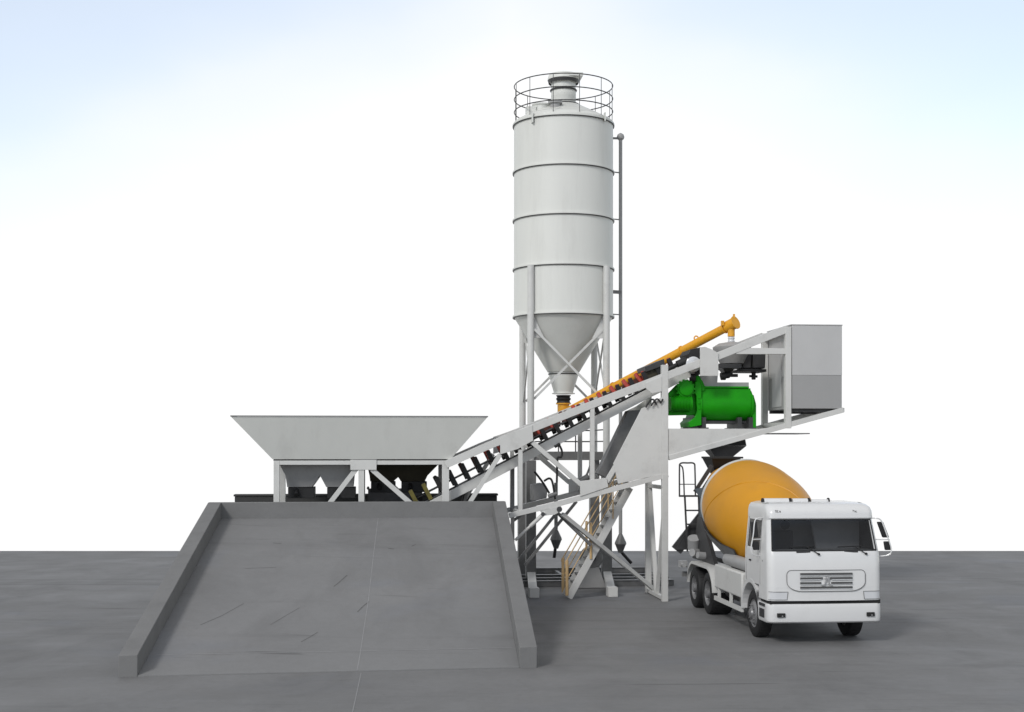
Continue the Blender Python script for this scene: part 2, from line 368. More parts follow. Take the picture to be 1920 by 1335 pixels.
# ------------------------------------------------------------------ mobile plant frame (two trusses 2.2 m apart)
fr = Thing('plant_frame', 'light grey steel truss frame carrying the inclined belt and the green mixer', 'frame', PLANT, (0,0,0))
DV = 2.2
members = []
def chord(pts, w):                              # polyline outline of constant width
    up, dn = [], []
    for i, (x, y) in enumerate(pts):
        x0, y0 = pts[max(i-1,0)]; x1, y1 = pts[min(i+1,len(pts)-1)]
        d = math.hypot(x1-x0, y1-y0); nx, ny = -(y1-y0)/d*w/2, (x1-x0)/d*w/2
        up.append((x-nx,y-ny)); dn.append((x+nx,y+ny))
    return up + dn[::-1]
members += [
 ('upper_chord', chord([(836,871),(915,836),(999,803),(1122,754),(1247,706),(1330,674),(1475,617)],14), 0, .14),
 ('post', strip(976,843,976,958,8), .01, .13),
 ('post', strip(1111,758,1111,905,8), .01, .13),
 ('post', strip(1247,684,1247,892,12), -.012, .16),
 ('post', strip(1478.5,612,1478.5,803,11), -.014, .15),
 ('brace', strip(998,829,1090,909,8.5), .02, .12),
 ('brace', strip(938,852,880,944,8), .02, .12),
 ('gusset_plate', [(938,818),(981,803),(998,797),(1000,826),(971,842),(938,852)], -.026, -.002),
 ('gusset_plate', [(1211,718),(1241,705),(1241,734),(1222,738),(1211,728)], -.026, -.002),
 ('gusset_plate', [(1313,651),(1322,650),(1335,655),(1347,662),(1347,704),(1313,704)], -.05, -.003),
 ('gusset_plate', [(1088,902),(1137,896),(1141,913),(1088,931)], -.030, -.002),
 ('side_plate', [(1241,744),(1241,889),(1159,907),(1150,869),(1203,766),(1222,757)], .02, .06),
 ('brace', strip(1137,904,1156,872,9), .03, .12),
 ('lower_chord', chord([(955,967),(1052,943.5),(1253,890)],9.5), -.004, .15),
 ('gooseneck_plate', [(1253.2,803.5),(1423,804),(1453,801),(1252.9,862.5)], .02, .06),
 ('lower_chord', chord([(1255,858.5),(1423,812),(1582,768.5)],9.5), -.004, .15),
 ('tie_beam', [(1385,655),(1402,652),(1473,653),(1473,664),(1380,664)], .01, .12),
]
rear = []
for nm, poly, v0, v1 in members:
    o = fr.plate(nm, poly, v0, v1, M['plant'], bevel=.006)
    if nm == 'gusset_plate' and v0 == -.05: continue
    c = o.copy(); C.objects.link(c); c.parent = fr.e; c.location = (0, DV, 0)
# legs under the knee
lx0, lx1 = P(1241.5,1000).x, P(1252.8,1000).x
lz = P(1247,889).z
for vv in (0, DV):
    fr.part('leg', lambda bm: box(bm, (lx0, vv-.02, 0), (lx1, vv+.14, lz)), M['plant'], bevel=.008)
fr.part('leg_tie', lambda bm: box(bm, (lx0+.03, .125, lz-.42), (lx1-.03, DV-.022, lz-.32)), M['plant'])
xm = (lx0+lx1)/2
fr.part('brace', lambda bm: bar(bm, (xm, .14, lz-.9), (xm, 1.06, .10), .09, .11), M['plant'])
fr.part('brace', lambda bm: bar(bm, (xm, DV-.03, lz-.05), (xm, 1.16, .10), .11, .13), M['plant'])
fr.part('sill_tie', lambda bm: box(bm, (xm-.06, .145, .03), (xm+.06, DV-.025, .12)), M['plant'])
for px, py in ((976,962),(1111,925),(1111,757),(1000,803),(1330,674),(1475,620),(1180,908),(1476,795),(1582,768),(1400,818),(1300,845)):
    a = P(px, py, .07)
    fr.part('cross_member', lambda bm: box(bm, (a.x-.05, .151, a.z-.06), (a.x+.05, DV-.005, a.z+.05)), M['plant'])
# struts from the lower chord down to the apron
a = P(1054,964,.1); g = P(1232,1112,1.9); 
fr.part('strut', lambda bm: bar(bm, a, (g.x,1.9,.06), .10, .11), M['plant'], bevel=.006)
a2 = P(1046,962,.3); g2 = P(1110,1060,1.4)
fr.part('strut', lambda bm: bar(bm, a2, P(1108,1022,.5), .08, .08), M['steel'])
s1, s2 = P(1022,961,.0), P(966,1013,.0)
fr.part('jack', lambda bm: (tube(bm, s1, lerp(s1,s2,.5), .055), tube(bm, lerp(s1,s2,.5), s2, .04)), M['plant'])
fr.part('jack_bracket', lambda bm: prism(bm, [P(x,y,-.02) for x,y in ((1014,958),(1052,948),(1054,957),(1040,965),(1020,967))], (0,.2,0)), M['plant'])
fr.part('pivot', lambda bm: tube(bm, P(1049,955,-.06), P(1049,955,.3), .075), M['dark'])
fr.part('pivot', lambda bm: tube(bm, P(1018,964,-.06), P(1018,964,.3), .055), M['dark'])
for (x0,y0,x1,y1) in ((1041,965,962,1064),(1081,940,984,1060),(988,958,960,978)):
    q0, q1 = P(x0,y0,DV-.2), P(x1,y1,DV-.2)
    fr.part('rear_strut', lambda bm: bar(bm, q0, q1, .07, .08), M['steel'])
# big inclined rear box beam
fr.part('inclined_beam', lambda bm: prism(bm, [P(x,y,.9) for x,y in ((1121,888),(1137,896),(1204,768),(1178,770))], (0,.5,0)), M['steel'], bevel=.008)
# platform sheet beneath the mixer
m0, m1 = P(1253,804,.1), P(1424,804,.1)
fr.part('mixer_deck', lambda bm: box(bm, (m0.x+.02,.152,m0.z-.06), (m1.x+.2,DV-.006,m0.z-.012)), M['plant'])
tt0, tt1 = P(1445,812,.5), P(1512,810,.5)
fr.part('step_tray', lambda bm: box(bm, (tt0.x,.2,tt0.z-.03), (tt1.x,1.4,tt0.z)), M['steel'])
# tie plate over mixer
fr.part('access_plate', lambda bm: prism(bm, [P(x,y,.7) for x,y in ((1313,704.5),(1346,704.5),(1345,717),(1404,717),(1404,727),(1318,727))], (0,.9,0)), M['grey'])

# ------------------------------------------------------------------ belt conveyor
VC0, VC1 = .55, 1.65
cv = Thing('belt_conveyor', 'inclined belt conveyor with black idlers and red rollers climbing from bin to mixer', 'conveyor', PLANT, (P(800,940,VC0).x, VC0, 0))
def line_y(x): return 921 - (x-840)*.512       # top edge of the side channel
for vv in (VC0, VC1-.08):
    pts = [P(x,y,VC0) for x, y in ((772,957),(772,974),(846,938),(912,905),(1114,799),(1206,752),(1240,735),(1303,703),(1303,686),(1213,730),(1114,781),(980,850),(840,922))]
    cv.part('side_channel', lambda bm: prism(bm, [Vector((p.x,vv,p.z)) for p in pts], (0,.08,0)), M['plant'], bevel=.006)
def belt_pt(x, dy=0): return P(x, line_y(x)-17+dy, VC0)
e0, e1 = belt_pt(776), belt_pt(1300)
dirv = (e1-e0).normalized(); nrm = Vector((-dirv.z,0,dirv.x))
def build_belt(bm):
    path_pts = [e0, e1]
    # flat top run, wrapped round both pulleys, return run beneath
    rr = .13; loop = []
    for k in range(9): t = math.pi/2 - math.pi*k/8; loop.append(e1 - nrm*rr + (nrm*math.sin(t)+dirv*math.cos(t))*rr)
    for k in range(9): t = -math.pi/2 - math.pi*k/8; loop.append(e0 - nrm*rr + (nrm*math.sin(t)+dirv*math.cos(t))*rr)
    n = len(loop); inner = []
    c0, c1 = e0 - nrm*rr, e1 - nrm*rr
    for i, p in enumerate(loop):
        c = c1 if i < 9 else c0
        inner.append(p + (c-p).normalized()*.02)
    for A, B in (((VC0+.12), (VC1-.12)),):
        o0 = [bm.verts.new(Vector((p.x,A,p.z))) for p in loop]; o1 = [bm.verts.new(Vector((p.x,B,p.z))) for p in loop]
        i0 = [bm.verts.new(Vector((p.x,A,p.z))) for p in inner]; i1 = [bm.verts.new(Vector((p.x,B,p.z))) for p in inner]
        for k in range(n):
            j = (k+1)%n
            bm.faces.new((o0[k],o0[j],o1[j],o1[k])); bm.faces.new((i0[k],i1[k],i1[j],i0[j])); bm.faces.new((o0[k],i0[k],i0[j],o0[j])); bm.faces.new((o1[k],o1[j],i1[j],i1[k]))
cv.part('belt', build_belt, M['black'])
for p in (e0, e1):
    cv.part('pulley', lambda bm: tube(bm, (p.x-nrm.x*.13, VC0+.09, p.z-nrm.z*.13), (p.x-nrm.x*.13, VC1-.09, p.z-nrm.z*.13), .11, seg=24), M['steel'])
xs = [784+24.2*i for i in range(21)]
proto = []
for i, x in enumerate(xs):
    b = P(x, line_y(x)-1, VC0); 
    if i == 0:
        def idl(bm):
            for vv in (VC0+.01, VC1-.09):
                bar(bm, Vector((b.x,vv+.04,b.z)), Vector((b.x,vv+.04,b.z))+nrm*.47, .07, .11, up=dirv)
            bar(bm, Vector((b.x,VC0+.05,b.z))+nrm*.10, Vector((b.x,VC1-.05,b.z))+nrm*.10, .07, .07)
        def rol(bm):
            a_ = Vector((b.x,0,b.z))+nrm*.19
            tube(bm, a_+Vector((0,VC0+.36,0)), a_+Vector((0,VC1-.36,0)), .055, seg=12)
            for vA, vB in ((VC0+.33, VC0+.06),(VC1-.33, VC1-.06)):
                tube(bm, a_+Vector((0,vA,0)), a_+Vector((0,vB,0))+nrm*.26, .06, seg=12)
        o1 = cv.part('idler_bracket', idl, M['black']); o2 = cv.part('idler_roller', rol, M['red'], parent=o1)
        proto = [o1, o2]; bref = b
        for q_ in proto: q_.material_slots[0].link = 'OBJECT'
        o1.material_slots[0].material = M['olive']; o2.material_slots[0].material = M['rust']
    else:
        o1 = proto[0].copy(); C.objects.link(o1); o1.parent = cv.e; o1.location = b-bref
        o2 = proto[1].copy(); C.objects.link(o2); o2.parent = o1; o2.location = (0,0,0)
        o1.material_slots[0].material = M['olive'] if i == 1 else M['black']; o2.material_slots[0].material = M['rust'] if i < 4 else (M['maroon'] if i in (4,5,9,12) else M['red'])
h = P(1300,683,.35)
cv.part('drive_drum', lambda bm: lathe(bm, (h.x,.30,h.z), (0,1,0), [(0,.16),(.03,.21),(.2,.21),(.23,.16)], 32), M['lamp'])
hp = [P(x,y,VC0-.03) for x,y in ((1209,688),(1245,673),(1247,684),(1211,697))]
cv.part('belt_hood', lambda bm: prism(bm, hp, (0,1.15,0)), M['dark'])
hd = [P(x,y,.5) for x,y in ((1291,664),(1296,655),(1313,651),(1313,702),(1304,706),(1302,690),(1296,676))]
cv.part('head_chute', lambda bm: prism(bm, hd, (0,1.1,0)), M['black'])
for xa_, xb_ in ((1002,1060),(1062,1118),(1120,1176),(1178,1240)):
    pp = [belt_pt(xa_,7), belt_pt(xb_,7), belt_pt(xb_,-11), belt_pt(xa_,-11)]
    cv.part('skirt_board', lambda bm: prism(bm, [Vector((p.x,VC1-.16,p.z)) for p in pp], (0,.03,0)), M['maroon'])
sk = [P(x,y,.62) for x,y in ((1209,695),(1242,683),(1242,706),(1209,718))]
cv.part('skirt_board', lambda bm: prism(bm, sk, (0,.04,0)), M['rust'])
cv.part('motor', lambda bm: (tube(bm, P(1247,695,.5), P(1287,675,.5), .06), tube(bm, P(1270,684,.45), P(1287,676,.45), .11)), M['black'])
a, b_ = P(852,944,1.0), P(878,907,1.0)
cv.part('support_leg', lambda bm: (bar(bm, (a.x-.4,.7,.02), b_, .09), bar(bm, (a.x-.4,1.5,.02), b_+Vector((0,.4,0)), .09)), M['steel'])
sb = P(961,870,1.6)
cv.part('support_leg', lambda bm: bar(bm, (sb.x,1.6,0), sb, .10), M['steel'])

# ------------------------------------------------------------------ cement silo
SU, SV = -1.92, 6.12
sC = Vector((SU, SV, 0))
silo = Thing('cement_silo', 'tall pale grey cylindrical cement silo with ringed seams and cone on four legs', 'silo', PLANT, (SU,SV,0))
RS = 1.56
def zpx(py, Y): return CH+(HY-py)*Y/F
zr = [zpx(y, 40.42) for y in (213,305,398,493,585)]
def shell(bm):
    lathe(bm, (SU,SV,0), (0,0,1), [(zr[4],RS),(zr[3]-.03,RS),(zr[3],RS),(zr[2],RS),(zr[1],RS),(zr[0],RS)], 96, False, False)
silo.part('shell', shell, M['silo'])
zneck, zbot = zpx(698,42), zpx(737,42)
silo.part('cone', lambda bm: lathe(bm, (SU,SV,0), (0,0,1), [(zneck,.50),(zr[4]-.005,RS)], 96, True, False), M['silo'])
silo.part('outlet_neck', lambda bm: lathe(bm, (SU,SV,0), (0,0,1), [(zbot-.03,.36),(zbot,.36),(zbot+.01,.30),(zneck-.12,.46),(zneck-.005,.46)], 48), M['silo'])
silo.part('outlet_collar', lambda bm: lathe(bm, (SU,SV,0), (0,0,1), [(zbot-.03,.29),(zbot-.031,.27)][::-1]+[(zbot+.0,.27)], 32) or ring(bm, (SU,SV,zneck-.06), .47, .02), M['dark'])
silo.part('roof', lambda bm: lathe(bm, (SU,SV,0), (0,0,1), [(zr[0]+.002,RS+.02),(zr[0]+.06,RS+.02),(zr[0]+.12,RS-.05),(zr[0]+.62,.55),(zr[0]+.66,.3)], 96, True, True), M['silo'])
for z in zr:
    silo.part('seam_ring', lambda bm: lathe(bm, (SU,SV,z), (0,0,1), [(-.022,RS+.001),(-.022,RS+.045),(.022,RS+.045),(.022,RS+.001)], 96, False, False), M['silo'])
    silo.part('gasket', lambda bm: lathe(bm, (SU,SV,z-.046), (0,0,1), [(0,RS+.001),(0,RS+.042),(.022,RS+.042),(.022,RS+.001)], 96, False, False), M['dark'])
# top filter
zf0 = zr[0]+.62; zf1 = zpx(150,42)
fl = silo.part('filter', lambda bm: lathe(bm, (SU,SV,0), (0,0,1), [(zf0,.39),(zf0+.25,.39),(zf0+.26,.395),(zf1-.42,.395),(zf1-.41,.385),(zf1,.385)], 48), M['silo'])
silo.part('filter_band', lambda bm: (ring(bm, (SU,SV,zf1-.34), .40, .03), lathe(bm, (SU,SV,zf0), (0,0,1), [(-.06,.46),(.02,.5),(.05,.5),(.05,.38)], 48)), M['dark'], parent=fl)
silo.part('filter_cap', lambda bm: (lathe(bm, (SU,SV,zf1), (0,0,1), [(-.02,.50),(.04,.50),(.15,.46),(.17,.40)], 48), box(bm, (SU+.1,SV-.5,zf1+.02),(SU+.55,SV+.4,zf1+.12))), M['silo'], parent=fl)
silo.part('filter_skirt', lambda bm: lathe(bm, (SU,SV,zf1), (0,0,1), [(-.12,.47),(-.025,.495)], 48, False, False), M['dark'], parent=fl)
zc = zpx(163,42), zpx(187,42), zpx(211,42)
rail = silo.part('guardrail', lambda bm: [ring(bm, (SU,SV,z), RS-.01, .017) for z in zc], M['dark'])
def stan(bm):
    for k in range(12):
        t = 2*math.pi*(k+.35)/12; x, y = SU+math.cos(t)*(RS-.01), SV+math.sin(t)*(RS-.01)
        tube(bm, (x,y,zr[0]+.03), (x,y,zc[0]), .011, seg=6)
silo.part('stanchions', stan, M['dark'], parent=rail)
silo.part('roof_hatch', lambda bm: (lathe(bm, (SU-.75,SV-.45,zr[0]+.25), (0,0,1), [(0,.28),(.22,.28),(.25,.31),(.29,.31)], 24), box(bm, (SU-1.25,SV-.7,zr[0]+.12),(SU-.95,SV-.4,zr[0]+.42))), M['silo'])
silo.part('relief_valve', lambda bm: (lathe(bm, (SU-.38,SV-.9,zr[0]+.3), (0,0,1), [(0,.16),(.16,.16),(.17,.22),(.24,.22)], 20)), M['grey'])
silo.part('lifting_lug', lambda bm: (box(bm, (SU-1.14,SV-1.24,zr[0]-.2),(SU-1.1,SV-1.08,zr[0]+.14)), box(bm, (SU+1.1,SV-1.24,zr[0]-.1),(SU+1.14,SV-1.08,zr[0]+.16))), M['silo'])
# legs
LR = .105; LO = 1.12
for sx, sy in ((-1,-1),(1,-1),(-1,1),(1,1)):
    x, y = SU+sx*LO, SV+sy*LO
    silo.part('leg', lambda bm: tube(bm, (x+sx*.05,y+sy*.05,.0), (x+sx*.05,y+sy*.05,zr[3]-.02), LR, seg=20), M['plant'])
    silo.part('leg_bracket', lambda bm: prism(bm, [(x-sx*.05,y-sy*.02,zr[4]-.1),(x-sx*.38,y-sy*.02,zr[4]-.75),(x+sx*.02,y-sy*.02,zr[4]-.75)], (0,sy*-.05,0)), M['plant'])
# X bracing high between the legs
def xb(a, b): silo.part('cross_brace', lambda bm: bar(bm, a, b, .045, .07), M['plant'])
zx0, zx1 = zpx(618,40.9), zpx(748,40.9)
for sy in (-1, 1):
    y = SV+sy*(LO+.03)
    xb((SU-LO+.06,y-.03,zx0), (SU+LO-.06,y-.03,zx1)); xb((SU+LO-.06,y+.05,zx0), (SU-LO+.06,y+.05,zx1))
for sx in (-1, 1):
    x = SU+sx*(LO+.03)
    xb((x,SV-LO+.06,zx0), (x,SV+LO-.06,zx1)); xb((x+.05,SV+LO-.06,zx0), (x+.05,SV-LO+.06,zx1))
# mid platform beams and rail
zp = zpx(853,41); 
silo.part('platform_beam', lambda bm: (box(bm, (SU-LO,SV-LO-.02,zp-.16),(SU+LO,SV-LO+.1,zp+.1)), box(bm, (SU-LO,SV+LO-.1,zp-.16),(SU+LO,SV+LO+.02,zp+.1)), box(bm, (SU+LO-.05,SV-LO+.11,zp-.15),(SU+LO+.05,SV+LO-.11,zp+.09)), box(bm, (SU-LO-.05,SV-LO+.11,zp-.15),(SU-LO+.05,SV+LO-.11,zp+.09))), M['steel'])
def prl(bm):
    for z in (zp+.42, zp+.78): bar(bm, (SU-LO,SV+LO+.05,z), (SU+LO,SV+LO+.05,z), .04); bar(bm, (SU+LO+.02,SV-LO+.15,z),(SU+LO+.02,SV+LO-.15,z),.04)
    for k in range(5): bar(bm, (SU-LO+2*LO*k/4,SV+LO+.05,zp+.1), (SU-LO+2*LO*k/4,SV+LO+.05,zp+.78), .035)
silo.part('platform_rail', prl, M['dark'])
# square lower legs with under-platform shade put into their grey; feet
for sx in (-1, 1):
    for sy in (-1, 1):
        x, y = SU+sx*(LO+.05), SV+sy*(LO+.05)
        silo.part('shade_grey_leg_sleeve', lambda bm: box(bm, (x-.15,y-.15,.0),(x+.15,y+.15,zp-.165)), M['steel'], bevel=.01)
    x, y = SU+sx*(LO+.05), SV-(LO+.05)
    px = 1001 if sx < 0 else 1148
    e = PLANT.at(px, 1111, 1.35); e.z = .12
    silo.part('outrigger', lambda bm: (bar(bm, (x,y-.15,.32), (e.x,e.y+.2,.16), .24, .14)), M['plant'], bevel=.01)
    silo.part('foot', lambda bm: box(bm, (e.x-.13,e.y-.12,0),(e.x+.14,e.y+.3,.27)), M['plant'], bevel=.012)
# base frame on the ground
def basef(bm):
    x0, x1 = SU-1.5, SU+3.1
    for y, hh in ((SV-1.9,.16),(SV-1.2,.18),(SV-.2,.18),(SV+1.9,.2)):
        box(bm, (x0,y-.07,0),(x1,y+.07,hh)); box(bm, (x0,y-.11,hh+.002),(x1,y+.11,hh+.02))
    for x in (x0+.02, SU, x1-.02): bar(bm, (x,SV-1.82,.08),(x,SV+1.82,.08),.1,.14)
silo.part('base_frame', basef, M['steel'], bevel=.005)
silo.part('base_mat', lambda bm: box(bm, (SU-1.42,SV-1.85,.0),(SU+3.0,SV+1.8,.04)), M['black'])
# filling pipes with funnel couplings
def fill(px, Y, ytop, ball, funnel_y, hose):
    a = wpt(px, ytop, Y); b = wpt(px, funnel_y, Y)
    def loc(p): return Vector(((p.x-PLANT.ox)*CO+(p.y-PLANT.oy)*SI, -(p.x-PLANT.ox)*SI+(p.y-PLANT.oy)*CO, p.z))
    A, B = loc(a), loc(b)
    def f(bm):
        tube(bm, A, B, .058, seg=14)
        if ball: lathe(bm, A+Vector((.0,0,-.02)), (0,0,1), [(-.1,.06),(-.06,.11),(0,.125),(.08,.10),(.13,.03)], 20)
    o = silo.part('fill_pipe', f, M['grey'] if ball else M['steel'])
    silo.part('pipe_coupling', lambda bm: lathe(bm, B, (0,0,-1), [(-.02,.04),(.28,.18),(.34,.19),(.36,.17),(.62,.07)], 20), M['steel'], parent=o)
    H = [loc(wpt(x,y,Y)) for x, y in hose]
    silo.part('hose', lambda bm: path(bm, smooth_path(H), .05), M['black'], parent=o)
    return A
A = fill(1163.5, 42.6, 256, True, 1000, [(1163,1022),(1165,1034),(1174,1045),(1184,1056)])
for py in (324,412,548,590):
    z = zpx(py, 42.6)
    silo.part('pipe_clamp', lambda bm: bar(bm, (A.x,A.y,z), (SU+RS*.93,SV+.25,z), .035 if py != 548 else .12, .035 if py != 548 else .10), M['steel'])
silo.part('pipe_clamp', lambda bm: bar(bm, (A.x,A.y,A.z-.06), (SU+RS*.9,SV+.25,A.z-.1), .06), M['steel'])
fill(1042.5, 42.2, 905, False, 992, [(1042,1016),(1041,1030),(1039,1046)])

# ------------------------------------------------------------------ screw conveyor
sc0 = Vector((SU-.78, SV, 0)); 
end = P(1371,609,1.1)
stt = P(1052,778,SV)
dr = (end-stt).normalized()
lo = stt - dr*.75
scw = Thing('screw_conveyor', 'slim orange tube screw conveyor slanting from silo outlet up to the mixer', 'screw conveyor', PLANT, (SU,SV,0))
scw.part('tube', lambda bm: tube(bm, lo, end-dr*.15, .125, seg=24), M['orange'])
mid = lerp(lo, end, .76)
scw.part('flange', lambda bm: [tube(bm, lerp(lo,end,k)-dr*.02, lerp(lo,end,k)+dr*.02, .155, seg=24) for k in (.1,.4,.76,.97)], M['orange'])
scw.part('inlet', lambda bm: (tube(bm, (SU,SV,zpx(757,42)), (SU,SV,stt.z-.02), .19, seg=24), tube(bm, (SU,SV,zpx(757,42)-.02), (SU,SV,zpx(757,42)+.02), .24, seg=24)), M['orange'])
scw.part('inlet_sleeve', lambda bm: lathe(bm, (SU,SV,0), (0,0,1), [(zpx(757,42)+.022,.22),(zpx(752,42),.2),(zpx(748,42),.24),(zpx(745,42),.2),(zpx(741,42),.24)], 24), M['black'])
scw.part('motor', lambda bm: (tube(bm, lo-dr*.5, lo-dr*.13, .13, seg=20), tube(bm, lo-dr*.12, lo, .17, seg=20)), M['red'])
scw.part('outlet_spout', lambda bm: (tube(bm, (end.x,end.y,end.z+.12), (end.x,end.y,zpx(631,37.4)), .10, seg=20)), M['orange'])
scw.part('end_cap', lambda bm: (tube(bm, end-dr*.16, end+dr*.14, .165, seg=20), tube(bm, end+dr*.14, end+dr*.17, .19, seg=20), bar(bm, end+Vector((-.25,0,-.02)), end+Vector((-.25,0,.11)), .08), bar(bm, end+dr*.1+Vector((0,0,.1)), end+dr*.1+Vector((0,0,.26)), .05)), M['orange'])
scw.part('lifting_eye', lambda bm: ring(bm, end-dr*1.3+Vector((0,0,.15)), .06, .02, 16, 6, (0,1,0)), M['orange'])
scw.part('flexible_sleeve', lambda bm: lathe(bm, (end.x,end.y,0), (0,0,1), [(zpx(642,37.4),.09),(zpx(640,37.4),.1),(zpx(637,37.4),.085),(zpx(634,37.4),.1),(zpx(632,37.4),.09)], 20), M['lamp'])

# ------------------------------------------------------------------ weigh hoppers above the mixer
wh = Thing('weigh_hopper', 'grey cement weigh hopper with dark tapered outlet hanging under the orange screw spout', 'hopper', PLANT, (end.x,1.1,0))
def tub(bm):
    c = P(1372,655,1.1)
    top = P(1372,643,1.1).z; edge = P(1372,649,1.1).z; bot = P(1372,682,1.1).z
    rx = (P(1405,650,1.1).x-P(1336,650,1.1).x)/2
    seg = 40; rings = []
    for z, rr in ((top+.02,.25),(top-.02,.7),(edge-.03,1.0),(edge-.12,.97),(bot+.1,.7),(bot,.62)):
        rings.append([bm.verts.new((c.x+rx*rr*math.cos(2*math.pi*k/seg), 1.1+.62*rr*math.sin(2*math.pi*k/seg), z)) for k in range(seg)])
    for X, Y in zip(rings, rings[1:]):
        for k in range(seg): bm.faces.new((X[k],X[(k+1)%seg],Y[(k+1)%seg],Y[k]))
    bm.faces.new(rings[0]); bm.faces.new(rings[-1])
wh.part('tub', tub, M['grey'])
def cone_px(x0,x1,y0,x2,x3,y1,v,d):
    a, b, c, e = P(x0,y0,v), P(x1,y0,v), P(x2,y1,v), P(x3,y1,v)
    return lambda bm: hull(bm, rect(c.x,e.x,v+d*.25,v+d*.75,c.z), rect(a.x,b.x,v,v+d,a.z))
wh.part('outlet', cone_px(1352,1386,682,1362,1374,698,.75,.7), M['dark'])
wh.part('support_ring', lambda bm: box(bm, P(1348,690,.6)[:], (P(1390,682,.6).x,1.7,P(1390,682,.6).z)), M['dark'])
wh.part('butterfly_valve', lambda bm: (tube(bm, P(1351,705,.9), P(1367,703,.9), .09), tube(bm, P(1367,704,.9), P(1383,704,.9), .045), tube(bm, P(1352,706,.8), P(1360,706,.8), .10), tube(bm, P(1368,699,.95), P(1368,706,.95), .09)), M['black'])
wt = Thing('water_weigh_tank', 'pair of dark steel weigh tanks with small valve beneath, next to the grey cabin', 'tank', PLANT, (P(1420,680,1.0).x,1.0,0))
for k, (x0, x1) in enumerate(((1389,1408),(1410,1434))):
    a, b_, z0, z1 = P(x0,690,1.0).x, P(x1,690,1.0).x, P(x0,691,1.0).z, P(x0,664,1.0).z
    wt.part('tank_shell', lambda bm: hull(bm, rect(a,b_,.95,1.5,z0), rect(a+(.12 if k==0 else 0),b_,.9,1.6,z1)), M['dark'], bevel=.03)
wt.part('bearing_frame', lambda bm: box(bm, (P(1385,694,.9).x,.85,P(1385,697,.9).z), (P(1436,694,.9).x,1.7,P(1385,692,.9).z)), M['black'])
wt.part('drain_valve', lambda bm: (tube(bm, P(1413,696,1.1), P(1413,710,1.1), .06), tube(bm, P(1405,705,1.1), P(1420,706,1.1), .035), tube(bm, P(1410,708,1.1), P(1416,708,1.1), .06)), M['black'])

# ------------------------------------------------------------------ twin shaft mixer
mx = Thing('concrete_mixer', 'bright green twin-shaft concrete mixer with gearbox and motor on the plant deck', 'mixer', PLANT, (P(1360,800,.9).x,.9,0))
ma, mb = P(1316,757,.55), P(1409,757,.55)
zm, rm = P(1360,759,.55).z, (P(1360,727,.55).z - P(1360,790,.55).z)/2
VM = 1.15
def mixbody(bm):
    prof = []                                    # D-shaped trough: round belly, flat top
    for k in range(25):
        t = -math.pi*1.14 + (math.pi*1.28)*k/24
        prof.append((VM+math.cos(t)*.62, zm+math.sin(t)*rm))
    top = [(VM+.5, zm+rm), (VM-.5, zm+rm)]
    pts = prof + top
    hull(bm, [Vector((ma.x,y,z)) for y, z in pts], [Vector((mb.x,y,z)) for y, z in pts])
mx.part('trough', mixbody, M['green'])
mx.part('lid', lambda bm: box(bm, (ma.x+.03,VM-.55,zm+rm+.002),(mb.x-.05,VM+.55,zm+rm+.05)), M['green'], bevel=.01)
def endp(bm, x, dx, s=1.06):
    pts = []
    for k in range(28):
        t = 2*math.pi*k/28; pts.append(Vector((x, VM+math.cos(t)*.66, zm+math.sin(t)*rm*s)))
    prism(bm, pts, (dx,0,0))
mx.part('end_plate', lambda bm: endp(bm, mb.x+.002, .05), M['green']); mx.part('end_plate', lambda bm: endp(bm, ma.x-.052, .05), M['green'])
hb = P(1420,757,.5).x
mx.part('bearing_housing', lambda bm: (box(bm, (mb.x+.053,.6,P(1410,803.5,.6).z),(hb,1.6,zm+.02)), hull(bm, rect(mb.x+.053,hb,.6,1.6,zm+.022), rect(mb.x+.053,mb.x+.12,.75,1.45,zm+rm*.62)), tube(bm, (hb-.01,1.1,zm-.1),(hb+.09,1.1,zm-.1),.12)), M['green'], bevel=.012)
g0, g1 = P(1302,722,.5), P(1315,797,.5)
def gbox(bm):
    prism(bm, [P(x,y,.52) for x,y in ((1304,716),(1312,714),(1315.4,724),(1315.4,797),(1294,801),(1292,792),(1303,782),(1307,770),(1306,742),(1302,736))], (0,1.15,0))
    for yy in (746,756,766): tube(bm, P(1311,yy,.50), P(1311,yy,.53), .03, seg=8)
mx.part('gearbox', gbox, M['green'], bevel=.02)
c = P(1287,729,.35)
def pul(bm):
    lathe(bm, c, (0,1,0), [(0,.15),(.01,.185),(.06,.19),(.061,.23),(.20,.23)], 36)
    for k in range(14):
        t = 2*math.pi*k/14; bar(bm, c+Vector((math.cos(t)*.22,.12,math.sin(t)*.22)), c+Vector((math.cos(t)*.27,.12,math.sin(t)*.27)), .05, .06, up=(0,1,0))
mx.part('drive_pulley', pul, M['green'])
def mot(bm):
    a, b = P(1256,757,.5), P(1296,757,.5)
    tube(bm, a, b, .20, seg=24)
    for k in range(12):
        x = lerp(a.x,b.x,.1+.07*k); lathe(bm, (x,a.y,a.z), (1,0,0), [(0,.2),(0,.225),(.012,.225),(.012,.2)], 24)
mx.part('electric_motor', mot, M['green'])
mx.part('belt_guard', lambda bm: (prism(bm, [P(x,y,.66) for x,y in ((1254,737),(1268,722),(1285,712),(1302,714),(1306,778),(1254,779))], (0,.12,0))), M['green'], bevel=.02)
mx.part('intake_pipe', lambda bm: (path(bm, smooth_path([P(1301,703,.7),P(1306,712,.7),P(1312,722,.7),P(1316,733,.7)]), .12, 12)), M['green'])
mx.part('hydraulic_unit', lambda bm: (tube(bm, P(1294,708,.6), P(1303,708,.6), .12), tube(bm, P(1296,700,.7), P(1299,712,.7), .08)), M['black'])
fz = P(1300,803.5,.55).z
